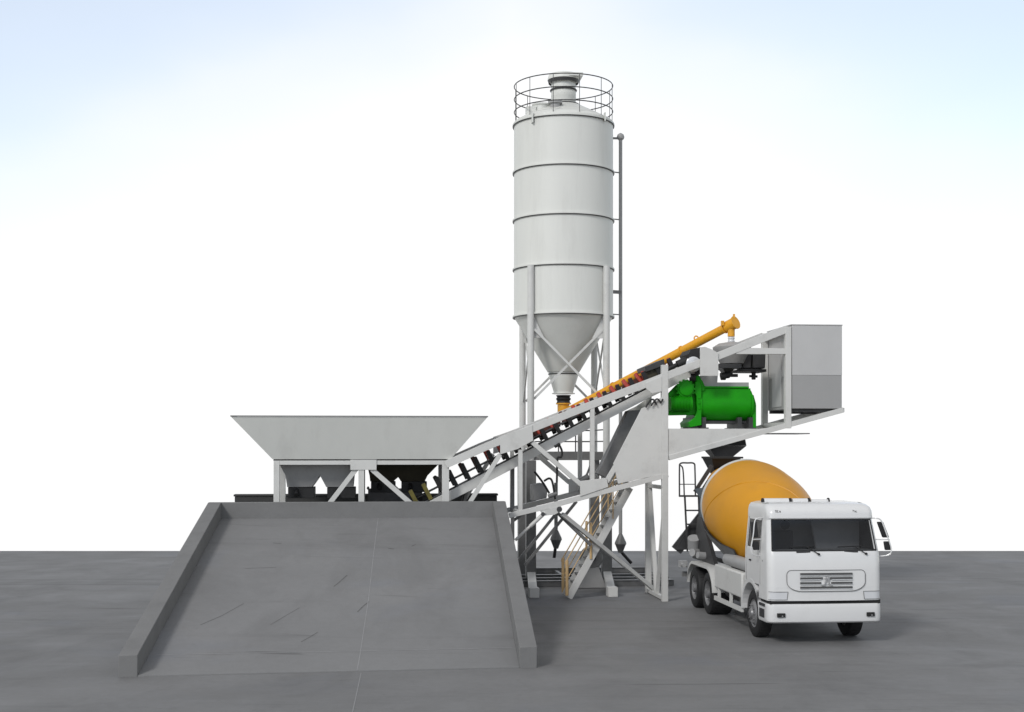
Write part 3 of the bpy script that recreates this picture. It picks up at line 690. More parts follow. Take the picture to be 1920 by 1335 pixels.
for px in (1302, 1320, 1387, 1408):
    a = P(px,795,.6)
    mx.part('foot', lambda bm: (box(bm, (a.x-.06,.6,fz-.005),(a.x+.06,1.75,zm-rm+.12)), box(bm, (a.x-.12,.55,fz-.007),(a.x+.12,1.78,fz+.03))), M['dark'])
mx.part('discharge_door', lambda bm: box(bm, (ma.x+.1,.85,zm-rm-.05),(mb.x-.05,1.5,zm-rm+.03)), M['dark'])
# discharge funnel
f0, f1 = P(1325,836,.55), P(1396,836,.55); f2, f3 = P(1338,857,.55), P(1371,857,.55)
dc = Thing('discharge_chute', 'dark steel discharge funnel hanging beneath the mixer deck over the truck hopper', 'chute', PLANT, ((f0.x+f1.x)/2,.5,0))
dc.part('funnel', lambda bm: (hull(bm, rect(f2.x,f3.x,.4,.9,f2.z), rect(f0.x,f1.x,.35,1.3,f0.z)), hull(bm, rect(f0.x,f1.x,.35,1.3,f0.z+.002), rect(f0.x,f1.x,.5,1.3,f0.z+.22))), M['dark'])
dc.part('rubber_sleeve', lambda bm: hull(bm, rect(f2.x+.01,f3.x-.01,.42,.88,f2.z-.08), rect(f2.x,f3.x,.41,.89,f2.z-.002)), M['black'])

# ------------------------------------------------------------------ control cabin
cb = Thing('control_cabin', 'boxy grey control cabin with darker lower cladding at the raised right end of the plant', 'cabin', PLANT, (P(1530,766).x, 0, 0))
k0, k1 = P(1485,766,.02), P(1579,766,.02); kz1 = P(1485,610,.02).z; kzm = P(1485,703.5,.02).z
cb.part('upper_wall', lambda bm: box(bm, (k0.x,.02,kzm+.001),(k1.x,2.3,kz1)), M['cabin'], bevel=.01)
cb.part('lower_wall', lambda bm: box(bm, (k0.x+.004,.024,k0.z),(k1.x-.004,2.296,kzm)), M['cabin2'], bevel=.01)
cb.part('roof', lambda bm: box(bm, (k0.x-.03,.01,kz1+.002),(k1.x+.015,2.31,kz1+.035)), M['cabin'], bevel=.01)
cb.part('window_slit', lambda bm: box(bm, (k0.x-.01,.42,k0.z+.2),(k0.x+.002,.62,kz1-.5)), M['side_glass'])
cb.part('door', lambda bm: (box(bm, (k0.x-.014,.95,k0.z+.08),(k0.x+.003,1.85,kz1-.35))), M['cabin'], bevel=.006)
cb.part('underframe', lambda bm: (box(bm, (k0.x,.15,k0.z-.09),(k1.x-.05,.3,k0.z-.002)), box(bm, (k0.x,2.0,k0.z-.09),(k1.x-.05,2.15,k0.z-.002))), M['dark'])

# ------------------------------------------------------------------ stair with tan handrails
st = Thing('staircase', 'steel staircase with tan handrails climbing from the apron to the plant frame', 'staircase', PLANT, (P(1066,1117,.6).x,.6,0))
q0, q1 = P(1066,1117,.9), P(1181,914,.9); q0.z = 0
for vv in (.9, 1.6):
    st.part('stringer', lambda bm: bar(bm, Vector((q0.x,vv,.03)), Vector((q1.x,vv,q1.z)), .05, .20), M['plant'], bevel=.004)
def treads(bm):
    n = 14
    for k in range(1, n):
        p = lerp(q0, q1, k/n); box(bm, (p.x-.11,.93,p.z-.01),(p.x+.11,1.57,p.z+.02))
st.part('treads', treads, M['steel'])
def railp(vv):
    up = Vector((0,0,1)); a, b = Vector((q0.x,vv,0)), Vector((q1.x,vv,q1.z)); d = (b-a).normalized()
    def f(bm):
        path(bm, smooth_path([a+Vector((-.05,0,1.05)), a+Vector((.05,0,1.25)), b+Vector((0,0,1.0))],4), .017)
        path(bm, smooth_path([a+Vector((-.03,0,.6)), a+d*.2+Vector((0,0,.62)), b+Vector((0,0,.5))],3), .014)
        tube(bm, a+Vector((-.05,0,.1)), a+Vector((-.05,0,1.07)), .045, seg=12)
        p = lerp(a,b,.36); tube(bm, p, p+Vector((0,0,1.0)), .036, seg=12)
        p = lerp(a,b,.72); tube(bm, p, p+Vector((0,0,1.0)), .018, seg=8)
    return f
st.part('handrail', railp(.86), M['tan']); st.part('handrail', railp(1.64), M['tan'])
# steel prop crossing the stair
# compressor among the legs
cp = Thing('air_compressor', 'dark boxy air compressor with hoses between silo leg and truss', 'compressor', PLANT, (P(1012,925,1.2).x,1.2,0))
c0, c1 = P(999,938,1.2), P(1026,909,1.2)
cp.part('housing', lambda bm: prism(bm, [P(x,y,1.0) for x,y in ((999,909),(1018,906),(1027,916),(1025,934),(999,940))], (0,.7,0)), M['steel'], bevel=.02)
cp.part('hose', lambda bm: path(bm, smooth_path([P(1002,884,1.0),P(1018,905,1.0),P(1030,925,1.0)]), .03), M['black'])
cp.part('hose', lambda bm: path(bm, smooth_path([P(1020,902,.9),P(1030,897,.9),P(1036,905,.9),P(1041,936,.9)]), .03), M['black'])
cp.part('receiver', lambda bm: tube(bm, P(1028,931,.9), P(1044,925,.9), .06), M['steel'])
cp.part('valve_block', lambda bm: (tube(bm, P(1084,905,1.6), P(1104,893,1.6), .09), path(bm, smooth_path([P(1090,902,1.6),P(1100,890,1.6),P(1107,872,1.6)]), .03)), M['steel'])
bl = Thing('air_blower', 'round grey air blower casing on the base frame beside the silo leg and stair', 'blower', PLANT, (P(1112,1040,3.6).x,3.6,0))
bc = P(1110,1046,3.6)
bl.part('casing', lambda bm: (lathe(bm, bc, (0,1,0), [(0,.10),(.01,.30),(.04,.34),(.26,.34),(.29,.30)], 36), box(bm, (bc.x+.05,3.62,bc.z+.1),(bc.x+.33,3.86,bc.z+.52))), M['steel'], bevel=.01)
bl.part('intake', lambda bm: tube(bm, bc+Vector((0,-.08,0)), bc+Vector((0,.02,0)), .11), M['dark'])
bl.part('pedestal', lambda bm: hull(bm, rect(bc.x-.42,bc.x+.42,3.55,3.95,0.02), rect(bc.x-.2,bc.x+.2,3.62,3.88,bc.z-.28)), M['grey'])
# cable loops near knee post
cl = Thing('cable_loop', 'black cable loops draped over the frame plate left of the knee post', 'cable', PLANT, (P(1225,755,-.05).x,-.05,0))
cl.part('cable', lambda bm: path(bm, smooth_path([P(x,y,-.05) for x,y in ((1211,764),(1215,757),(1220,750),(1226,750),(1231,759))]), .024), M['black'])
cl.part('cable', lambda bm: path(bm, smooth_path([P(x,y,-.06) for x,y in ((1221,761),(1226,753),(1232,748),(1237,752),(1239,755),(1243,748))]), .022), M['black'])
ch = Thing('hanging_hose', 'black hose hanging in a bend beneath the belt side channel', 'hose', PLANT, (P(1048,850,.5).x,.5,0))
ch.part('hose', lambda bm: path(bm, smooth_path([P(x,y,.5) for x,y in ((1040,838),(1047,834),(1052,841),(1054,850),(1052,857),(1046,858),(1045,866),(1044,905))]), .03), M['black'])
ch.part('clip', lambda bm: (tube(bm, P(1040,838,.5), P(1050,832,.5), .04)), M['black'])

# ------------------------------------------------------------------ mixer truck
tr = Thing('mixer_truck', 'white concrete mixer truck with orange drum parked under the discharge chute', 'truck', TRUCK, (0,0,0))
NS = 44
def section(z, off=0.0):
    """rounded rectangle of the cab at height z: (half width, front y, back y, front radius)"""
    keys = [(.90,1.23,.0,1.85,.17),(1.25,1.235,.0,1.85,.17),(1.75,1.235,.02,1.85,.17),(1.93,1.23,.05,1.85,.17),(1.99,1.225,.075,1.85,.16),(2.635,1.165,.30,1.85,.15),(2.67,1.17,.275,1.85,.15),(2.80,1.165,.29,1.85,.15),(2.89,1.15,.35,1.84,.17),(2.95,1.11,.46,1.82,.22),(2.985,1.0,.66,1.75,.3)]
    for a, b in zip(keys, keys[1:]):
        if z <= b[0]: break
    t = max(0, min(1, (z-a[0])/(b[0]-a[0])))
    w, f, bk_, r = [a[i]+(b[i]-a[i])*t for i in range(1,5)]
    w += off; f -= off; bk_ += off; rb = .06
    pts = []
    cor = 7
    for k in range(cor+1):                        # front-left corner, from the side round to the front
        t = math.pi + (math.pi/2)*k/cor; pts.append((-w+r+r*math.cos(t), f+r+r*math.sin(t)))
    for k in range(1,10): pts.append((-w+r+(2*w-2*r)*k/10, f - .035*math.sin(math.pi*k/10)))
    for k in range(cor+1):
        t = -math.pi/2 + (math.pi/2)*k/cor; pts.append((w-r+r*math.cos(t), f+r+r*math.sin(t)))
    # right side, back, left side
    for yy in (.70,1.15,1.62): pts.append((w, yy))
    pts += [(w, bk_-rb),(w-rb, bk_),(0,bk_),(-w+rb,bk_),(-w,bk_-rb)]
    for yy in (1.62,1.15,.70): pts.append((-w, yy))
    return pts
n0 = len(section(2)); i_fl0, i_fl1 = 5, 20   # windshield columns
RI, LI = (26, 27), (n0-3, n0-2)              # side window column spans (yy .70..1.62)
def cab(bm):
    zs = [1.22,1.40,1.6,1.75,1.86,1.93,1.99,2.2,2.4,2.55,2.60,2.635,2.67,2.75,2.80,2.85,2.89,2.92,2.95,2.97,2.985]
    L = []
    for z in zs: L.append([bm.verts.new((x,y,z)) for x, y in section(z)])
    for zi, (A, B) in enumerate(zip(L, L[1:])):
        z = zs[zi]
        for k in range(n0):
            j = (k+1)%n0
            if 1.98 < z < 2.63 and 5 <= k < 19: continue
            if 1.98 < z < 2.59 and k in (24,25,n0-3,n0-2): continue
            bm.faces.new((A[k],A[j],B[j],B[k]))
    bm.faces.new(L[-1]); 
cabo = tr.part('cab', cab, M['white'], fix=True)
def fascia(bm):
    # lower nose down to the bumper gap, only ahead of the wheel arch
    A, B = [], []
    sec = section(1.1)
    sub = [(sec[0][0], .72)] + sec[:24] + [(sec[23][0], .72)]
    low = [bm.verts.new((x,y,.94)) for x, y in sub]; hi = [bm.verts.new((x,y,1.219)) for x, y in sub]
    for k in range(len(sub)-1): bm.faces.new((low[k],low[k+1],hi[k+1],hi[k]))
    bm.faces.new(low); bm.faces.new(hi)
tr.part('lower_fascia', fascia, M['white'], parent=cabo)
def bumper(bm):
    sub0 = section(1.1, .012)[:24]; sub0 = [(sub0[0][0], .72)] + sub0 + [(sub0[-1][0], .72)]
    rows = []
    for z, s in ((.47,-.05),(.50,-.01),(.56,0),(.80,.0),(.85,-.005),(.87,-.03)):
        rows.append([bm.verts.new((x*(1+s*.3), y-s*1.0 if y < .5 else y, z)) for x, y in sub0])
    for A, B in zip(rows, rows[1:]):
        for k in range(len(sub0)-1): bm.faces.new((A[k],A[k+1],B[k+1],B[k]))
    bm.faces.new(rows[0]); bm.faces.new(rows[-1])
    for A, B in zip(rows, rows[1:]): bm.faces.new((A[0],B[0],B[-1],A[-1]))
bmp = tr.part('bumper', bumper, M['white'])
tr.part('bumper_gap', lambda bm: box(bm, (-1.19,.035,.865),(1.21,.7,.945)), M['groove'], parent=bmp)
for sx in (-1, 1):
    x = sx*.97
    tr.part('fog_lamp', lambda bm: box(bm, (x-.085,-.055,.60),(x+.085,.1,.685)), M['groove'], parent=bmp, bevel=.006)
    tr.part('fog_lens', lambda bm: tube(bm, (x+.02,-.058,.627),(x+.02,-.03,.627),.016), M['chrome'], parent=bmp)
# front panel lines
def frame_line(bm, pts, r, closed=True):
    pts = [Vector(p) for p in pts]
    if closed: pts = pts + [pts[0]]
    for a, b in zip(pts, pts[1:]): bar(bm, a, b, r, r)
def fy(x, z):                                  # y of the cab front surface at x, z
    sec = section(z)[:24]
    for a, b in zip(sec, sec[1:]):
        if a[0] <= x <= b[0] and b[0] > a[0]: return a[1] + (b[1]-a[1])*(x-a[0])/(b[0]-a[0])
    return sec[0][1]
def on(x, z, off=.002): return Vector((x, fy(x,z)-off, z))
gr = []
gx0, gx1, gz0, gz1 = -.845, .86, 1.14, 1.585
for k in range(7): t = math.pi/2+math.pi/2*k/6; gr.append(on(gx0+.1+.1*math.cos(t), gz1-.1+.1*math.sin(t)))
for k in range(9): t = math.pi+math.pi/2*k/8; gr.append(on(gx0+.33+.33*math.cos(t), gz0+.2+.2*math.sin(t)))
for k in range(9): t = 1.5*math.pi+math.pi/2*k/8; gr.append(on(gx1-.33+.33*math.cos(t), gz0+.2+.2*math.sin(t)))
for k in range(7): t = math.pi/2*k/6; gr.append(on(gx1-.1+.1*math.cos(t), gz1-.1+.1*math.sin(t)))
def dense(pts, n=10):
    out = []
    for a, b in zip(pts, pts[1:]+pts[:1]):
        m = max(1, int((b-a).length/.08))
        for k in range(m):
            p = lerp(a, b, k/m); out.append(on(p.x, p.z))
    return out
gr = dense(gr)
grille = tr.part('grille_panel', lambda bm: prism(bm, [p+Vector((0,.06,0)) for p in gr], (0,-.072,0)), M['white'], parent=cabo, bevel=.012)
tr.part('grille_outline', lambda bm: frame_line(bm, [p+Vector((0,-.014,0)) for p in gr], .011), M['steel'], parent=grille)
gy = -.052
def slats(bm):
    for k, z in enumerate((1.505,1.415,1.315,1.22)):
        if k in (0,3): box(bm, (-.56,gy,z-.022),(.57,gy+.02,z+.022))
        else:
            g = .075 if k == 1 else .11
            box(bm, (-.56,gy,z-.02),(-g,gy+.02,z+.02)); box(bm, (g,gy,z-.02),(.57,gy+.02,z+.02))
tr.part('grille_slots', slats, M['slot'], parent=grille)
tr.part('grille_bars', lambda bm: [box(bm, (-.565,gy-.008,z-.006),(.575,gy+.018,z+.002)) if abs(z-1.365)>.07 else (box(bm, (-.565,gy-.008,z-.011),(-.12,gy+.018,z+.003)), box(bm, (.12,gy-.008,z-.011),(.575,gy+.018,z+.003))) for z in (1.48,1.39,1.29,1.195)], M['lamp'], parent=grille)
def emblem(bm):
    for a, b, w in (((-.022,1.46),(-.022,1.37),.016),((.022,1.46),(.022,1.37),.016),((-.022,1.37),(-.045,1.30),.020),((.022,1.37),(.045,1.30),.020),((-.045,1.30),(-.085,1.265),.020),((.045,1.30),(.085,1.265),.020),((-.085,1.265),(-.12,1.265),.02),((.085,1.265),(.12,1.265),.02),((-.05,1.42),(-.04,1.38),.016),((.05,1.42),(.04,1.38),.016)):
        bar(bm, (a[0]+.01,gy-.02,a[1]), (b[0]+.01,gy-.02,b[1]), w, .02, up=(0,1,0))
tr.part('emblem', emblem, M['chrome'], parent=grille)
for sx in (-1, 1):                              # head lamp covers
    xo = sx*1.2; xi = sx*.82
    def pr(bm):
        n = 8; A = []
        for k in range(n+1):
            x = xi + (sx*1.195-xi)*k/n
            A.append(x)
        top = [on(x,1.13,.006) for x in A]; bot = [on(x + (sx*.02 if k==0 else 0),.965,.006) for k, x in enumerate(A)]
        pts = top + bot[::-1]
        a = [bm.verts.new(p) for p in top]; b = [bm.verts.new(p) for p in bot]
        for k in range(n): bm.faces.new((a[k],a[k+1],b[k+1],b[k]))
    hl = tr.part('headlight', pr, M['lamp'], parent=cabo)
    def ho(bm):
        A = [on(xi+(sx*1.21-xi)*k/8,1.13,.008) for k in range(9)]; B = [on(xi+(sx*1.21-xi)*k/8+(sx*.02 if k==0 else 0),.965,.008) for k in range(9)]
        for L_ in (A, B):
            for a, b in zip(L_, L_[1:]): bar(bm, a, b, .010, .010)
        bar(bm, A[0], B[0], .010, .010)
    tr.part('headlight_seal', ho, M['steel'], parent=hl)
# windshield follows the cab section
def wind(bm):
    rows = []
    for z in (1.985,2.15,2.3,2.45,2.6,2.642): rows.append([bm.verts.new((x,y,z)) for x, y in section(z, -.004)[5:20]])
    for A, B in zip(rows, rows[1:]):
        for k in range(len(A)-1): bm.faces.new((A[k],A[k+1],B[k+1],B[k]))
ws = tr.part('windshield', wind, M['glass'], parent=cabo)
def seal(bm):
    for z in (1.988, 2.638):
        L_ = [Vector((x,y,z)) for x, y in section(z, .002)[5:20]]
        for a, b in zip(L_, L_[1:]): bar(bm, a, b, .016, .022)
    for i in (5, 19):
        a, b = section(1.988,.002)[i], section(2.638,.002)[i]
        bar(bm, (a[0],a[1],1.988), (b[0],b[1],2.638), .018, .02)
tr.part('windshield_seal', seal, M['black'], parent=ws)
for x, mt in ((-.42, 0), (.62, 0)):
    def wp(bm):
        a = Vector((x-.05,.10,2.09)); b = Vector((x+.26,-.012,1.93))
        p = Vector((x+.02, fy(x,2.08)-.03, 2.08)); q = Vector((x+.27, fy(x+.27,1.93)-.03, 1.92))
        bar(bm, p, q, .018, .018); r_ = Vector((x-.34, fy(x-.34,2.06)-.02, 2.065)); s_ = Vector((x+.2, fy(x+.2,2.09)-.02, 2.08))
        bar(bm, r_, s_, .014, .02)
        tube(bm, q+Vector((0,-.02,0)), q+Vector((0,.04,0)), .025, seg=10)
    tr.part('wiper', wp, M['black'], parent=cabo)
    tr.part('cowl_vent', lambda bm: box(bm, (x-.2,fy(x,1.96)-.006,1.945),(x+.1,fy(x,1.96)+.03,1.985)), M['dark'], parent=cabo)
# side windows, door seams, handles
for sx in (-1, 1):
    def sw(bm):
        pts = []
        for y, z in ((.66,1.97),(1.64,1.97),(1.64,2.62),(.80,2.62),(.66,2.4)):
            w = section(z)[0][0]; w = section(z,-.006)[0][0]; pts.append(Vector((-sx*w, y, z)))
        prism(bm, pts, (-sx*.006,0,0))
    dw = tr.part('side_window', sw, M['side_glass'], parent=cabo)
    X = sx*1.2365
    for (y0,z0),(y1,z1) in (((.62,1.24),(.62,1.98)),((1.68,1.24),(1.68,1.98)),((.62,1.98),(.7,2.66)),((1.68,1.98),(1.68,2.64))):
            w0, w1 = -section(z0)[0][0], -section(z1)[0][0]
            tr.part('door_seam', lambda bm: bar(bm, (sx*w0,y0,z0), (sx*w1,y1,z1), .008, .012), M['steel'], parent=cabo)
    tr.part('door_handle', lambda bm: bar(bm, (sx*1.245,1.30,1.70),(sx*1.245,1.42,1.70),.03,.03), M['groove'], parent=cabo, bevel=.005)
    tr.part('side_marker', lambda bm: box(bm, (sx*1.232,.40,1.74) if sx>0 else (-1.242,.40,1.74), (sx*1.242,.46,1.77) if sx>0 else (-1.232,.46,1.77)), M['grey'], parent=cabo)
    # entry steps in the bumper side
    bx = sx*1.25
    tr.part('step_recess', lambda bm: (box(bm, (min(bx-.012,bx+.004),.22,.80),(max(bx-.012,bx+.004),.62,.86)), box(bm, (min(bx-.012,bx+.004),.26,.56),(max(bx-.012,bx+.004),.60,.74))), M['dark'], parent=bmp)
    # wheel arch
    def arch(bm):
        cy, cz = 1.38, .56; pts_o, pts_i = [], []
        for k in range(19):
            t = math.pi*k/18
            pts_i.append((cy+.64*math.cos(t), cz+.64*math.sin(t))); pts_o.append((cy+.72*math.cos(t), cz+.73*math.sin(t)))
        poly = [(y,z) for y, z in pts_o if True]
        for (a, b, c_, d) in zip(pts_o, pts_o[1:], pts_i[1:], pts_i):
            for x0, x1 in ((sx*.86, sx*1.24),):
                v = [bm.verts.new((x, p[0], p[1])) for x in (x0,x1) for p in (a,b,c_,d)]
                bm.faces.new(v[:4]); bm.faces.new(v[4:][::-1])
                for i in range(4): bm.faces.new((v[i],v[(i+1)%4],v[4+(i+1)%4],v[4+i]))
        bmesh.ops.remove_doubles(bm, verts=bm.verts, dist=.0005)
    tr.part('wheel_arch', arch, M['white'], parent=cabo)
# interior
inn = tr.part('interior', lambda bm: (box(bm, (-1.12,1.5,1.9),(1.12,1.56,2.7)), box(bm, (-1.15,.35,1.86),(1.15,1.5,1.93)), box(bm, (-1.1,.24,1.88),(1.1,.5,1.99))), M['lining'], parent=cabo)
for s in (-1, 1):
    tr.part('inner_lining', lambda bm: prism(bm, [(s*1.15,.22,1.94),(s*1.15,1.5,1.94),(s*1.09,1.5,2.66),(s*1.09,.42,2.66)], (-s*.02,0,0)), M['seatm'], parent=cabo)
tr.part('seat_back_or_reflection_panel', lambda bm: prism(bm, [(.12,.95,1.94),(1.1,.95,1.94),(1.1,.95,2.62),(-.02,.95,2.62)], (0,.1,0)), M['reflection_pale'], parent=cabo, bevel=.03)  # pale slanted panel, its tone standing in for a windshield reflection
tr.part('seat_back_or_reflection_panel', lambda bm: box(bm, (-.95,1.1,1.9),(-.35,1.25,2.35)), M['seatm'], parent=cabo, bevel=.03)
tr.part('sun_visor', lambda bm: (tube(bm, (-.70,.55,2.50),(-.70,.58,2.51),.10,seg=24)), M['black'], parent=cabo)
# roof wind deflector and marker lettering
tr.part('roof_light_bar', lambda bm: (tube(bm, (-1.0,1.15,2.99),(-.45,1.15,2.99),.07), tube(bm, (-.36,1.15,2.99),(-.02,1.15,2.99),.065), tube(bm, (.06,1.15,2.98),(.45,1.15,2.98),.055)), M['white'], parent=cabo)
tr.part('light_bar_strap', lambda bm: [lathe(bm, (x,1.15,2.99),(1,0,0),[(0,.075),(.03,.075)],20) for x in (-1.04,-.42,.0,.44)], M['black'], parent=cabo)
def glyphs(bm, strokes, x0, z0, s):
    for (ax,az,bx_,bz) in strokes:
        a, b = on(x0+ax*s, z0+az*s, .004), on(x0+bx_*s, z0+bz*s, .004)
        bar(bm, a, b, .007, .009)
st1 = [(0,1,.6,1),(.15,1,.15,0),(.5,1,.5,0),(.85,0,.85,1),(1.15,0,1.15,1),(1.15,1,1.5,1),(1.15,0,1.5,0),(2.0,0,2.0,.8),(2.0,.8,2.5,0),(2.5,0,2.5,.8),(2.25,.4,2.5,.4)]
tr.part('marker_lettering', lambda bm: glyphs(bm, st1, -1.0, 2.79, .045), M['steel'], parent=cabo)
st2 = [(0,.2,0,1),(0,1,.4,.8),(.4,.8,0,.6),(.7,.1,.7,.8),(.7,.1,1.1,.1),(1.1,.1,1.1,.6),(1.4,0,1.4,.6),(1.4,0,1.8,0),(1.4,.6,1.8,.5)]
tr.part('marker_lettering', lambda bm: glyphs(bm, st2, .70, 2.79, .045), M['steel'], parent=cabo)
# mirrors
for sx in (-1, 1):
    X0 = sx*1.2; 
    if sx < 0: yb, xo = .62, -1.36
    else: yb, xo = .30, 1.44
    def mir(bm):
        q = .14 if sx > 0 else .02
        path(bm, smooth_path([(sx*1.13,yb+.05,2.655),(xo-sx*(.08+q),yb-.02,2.655),(xo-sx*(q-.02),yb-.04,2.60),(xo+sx*(.05-q*.4),yb-.06,2.3),(xo+sx*.09,yb-.06,2.0),(xo+sx*.03,yb-.05,1.87),(sx*1.21,yb+.05,1.83)],4), .014)
        path(bm, [(sx*1.2,yb+.03,2.2),(xo+sx*.06,yb-.05,2.2)], .012)
    q2 = .12 if sx > 0 else 0
    mo = tr.part('mirror_bracket', mir, M['white'], parent=cabo)
    tr.part('mirror', lambda bm: (prism(bm, [(xo-.09-q2,yb-.03,2.58),(xo+.05-q2,yb-.03,2.58),(xo+.09-q2*.2,yb-.03,2.24),(xo-.06-q2*.2,yb-.03,2.24)],(0,.06,0)), prism(bm, [(xo-.05-q2*.1,yb-.03,2.16),(xo+.09-q2*.1,yb-.03,2.16),(xo+.11,yb-.03,1.97),(xo-.03,yb-.03,1.97)],(0,.06,0))), M['black'], parent=mo, bevel=.02)
# wheels
def tyre(bm, x, y, w, r=.52):
    s = 1 if x > 0 else -1
    lathe(bm, (x,y,r), (s,0,0), [(-w,.30),(-w,r-.04),(-w+.02,r-.012),(-w+.05,r),(-.05,r),(-.02,r-.012),(0,r-.05),(.0,.33),(-.04,.29)], 48, False, False)
    nb = 40
    for k in range(nb):
        t = 2*math.pi*k/nb
        c_ = Vector((x-s*w/2, y+math.cos(t)*(r-.001), r+math.sin(t)*(r-.001)))
        tg = Vector((0,-math.sin(t),math.cos(t))); bar(bm, c_-Vector((w*.36,0,0)), c_+Vector((w*.36,0,0)), .022, .012, up=tg.cross(Vector((1,0,0))))
def rimb(bm, x, y, rear):
    s = 1 if x > 0 else -1
    if rear: lathe(bm, (x,y,.52), (s,0,0), [(-.3,.31),(-.02,.315),(0,.305),(-.03,.28),(-.13,.25),(-.13,.13),(.03,.12),(.05,.06)], 36)
    else: lathe(bm, (x,y,.52), (s,0,0), [(-.25,.31),(-.02,.315),(0,.305),(-.02,.27),(.03,.22),(.05,.12),(.09,.10),(.10,.04)], 36)
    for k in range(10):
        t = 2*math.pi*k/10; xx = x-s*.12 if rear else x+s*.035
        tube(bm, (xx,y+math.cos(t)*.19,.52+math.sin(t)*.19), (xx+s*.035,y+math.cos(t)*.19,.52+math.sin(t)*.19), .014, seg=8)
for y, rear in ((1.38,False),(5.42,True),(6.82,True)):
    for s in (-1, 1):
        x = s*(1.17 if not rear else 1.2)
        wempt = bpy.data.objects.new('wheel', None); C.objects.link(wempt); wempt.parent = tr.e
        tr.part('tyre', lambda bm: tyre(bm, x, y, .30 if not rear else .56, .52), M['black'], parent=wempt)
        tr.part('rim', lambda bm: rimb(bm, x-s*.015, y, rear), M['rim'], parent=wempt)
tr.part('axle', lambda bm: [tube(bm, (-.9,y,.52),(.9,y,.52),.08) for y in (1.38,5.42,6.82)], M['dark'])
ch_ = tr.part('chassis', lambda bm: [box(bm, (x-.05,.5,.82),(x+.05,8.1,1.08)) for x in (-.42,.42)] + [box(bm, (-.37,y,.85),(.37,y+.1,1.05)) for y in (.6,2.2,4.0,6.0,7.9)], M['dark'])
# rear mudguards, tanks, side rails (one set on either side)
for s in (-1, 1):
    def mud(bm):
        pts = []
        for t in range(0,8): a_ = math.pi*(.02+.44*t/7); pts.append((6.82+.64*math.cos(a_), .56+.62*math.sin(a_)))
        for t in range(0,8): a_ = math.pi*(.54+.44*t/7); pts.append((5.42+.66*math.cos(a_), .56+.62*math.sin(a_)))
        for (a, b) in zip(pts, pts[1:]):
            bar(bm, (s*.93, a[0], a[1]), (s*.93, b[0], b[1]), .62, .03, up=(1,0,0)) if False else None
        n = len(pts); lo_ = []
        L0 = [bm.verts.new((s*.62,y,z)) for y, z in pts]; L1 = [bm.verts.new((s*1.235,y,z)) for y, z in pts]
        L2 = [bm.verts.new((s*.62,y,z+.03)) for y, z in pts]; L3 = [bm.verts.new((s*1.235,y,z+.03)) for y, z in pts]
        L4 = [bm.verts.new((s*1.235,y,z-.04)) for y, z in pts]
        for k in range(n-1):
            bm.faces.new((L0[k],L0[k+1],L1[k+1],L1[k])); bm.faces.new((L2[k],L3[k],L3[k+1],L2[k+1])); bm.faces.new((L1[k],L1[k+1],L3[k+1],L3[k])); bm.faces.new((L0[k],L2[k],L2[k+1],L0[k+1])); bm.faces.new((L1[k],L4[k],L4[k+1],L1[k+1]))
        bm.faces.new((L0[0],L1[0],L3[0],L2[0])); bm.faces.new((L0[-1],L2[-1],L3[-1],L1[-1]))
    tr.part('mudguard', mud, M['plant'])
    tr.part('side_panel', lambda bm: box(bm, (min(s*1.0,s*1.19),2.25,.74),(max(s*1.0,s*1.19),4.72,1.32)), M['plant'], bevel=.04)
    tr.part('water_tank', lambda bm: tube(bm, (s*.95,2.3,1.47),(s*.95,4.3,1.47),.15), M['grey'])
    def sg(bm):
        bar(bm, (s*1.2,2.12,.50),(s*1.2,4.62,.50),.05,.10)
        for y in (2.3,3.3,4.4): bar(bm, (s*1.15,y,.50),(s*1.15,y,.86),.05,.07)
    tr.part('side_guard', sg, M['plant'])
    tr.part('battery_box', lambda bm: box(bm, (min(s*.7,s*1.1),2.14,.58),(max(s*.7,s*1.1),2.75,.83)), M['steel'], bevel=.02)
tr.part('fuel_tank', lambda bm: tube(bm, (-.85,2.95,.72),(-.85,4.3,.72),.2), M['dark'])
tr.part('subframe', lambda bm: (box(bm, (-.5,2.1,1.085),(-.34,8.0,1.28)), box(bm, (.34,2.1,1.085),(.5,8.0,1.28)), box(bm, (-1.0,2.05,1.1),(1.0,2.2,1.35))), M['dark'])
# drum
ax = Vector((-.06, .972, .235)).normalized()
d0 = Vector((0.07, 2.55, 1.98))
prof = [(0,.36),(.02,.66),(.35,.84),(.8,1.01),(1.3,1.14),(1.75,1.20),(2.3,1.215),(2.85,1.205),(3.35,1.12),(3.8,.96),(4.3,.76),(4.75,.58),(4.9,.56)]
dp = []
for i in range(len(prof)-1):
    for k in range(4):
        t = k/4; p0_,p1_,p2_,p3_ = prof[max(i-1,0)],prof[i],prof[i+1],prof[min(i+2,len(prof)-1)]
        q = [.5*((2*p1_[j])+(p2_[j]-p0_[j])*t+(2*p0_[j]-5*p1_[j]+4*p2_[j]-p3_[j])*t*t+(3*p1_[j]-p0_[j]-3*p2_[j]+p3_[j])*t**3) for j in (0,1)]
        dp.append(tuple(q))
dp.append(prof[-1])
drum = tr.part('drum', lambda bm: lathe(bm, d0, ax, dp[2:], 96), M['drum'])
def rad(t):
    for a, b in zip(prof, prof[1:]):
        if t <= b[0]: return a[1]+(b[1]-a[1])*(t-a[0])/(b[0]-a[0])
    return prof[-1][1]
su, uu = basis(ax)
def weld(bm):                                   # faint helical weld ridges where the blades are fixed inside
    for ph in (0, math.pi):
        pts = []
        for k in range(120):
            t = .5+3.9*k/119; an = ph + 1.1 + 3.6*k/119
            pts.append(d0+ax*t+(su*math.cos(an)+uu*math.sin(an))*(rad(t)+.001))
        path(bm, pts, .016, 6)
tr.part('weld_seam', weld, M['drum'], parent=drum)
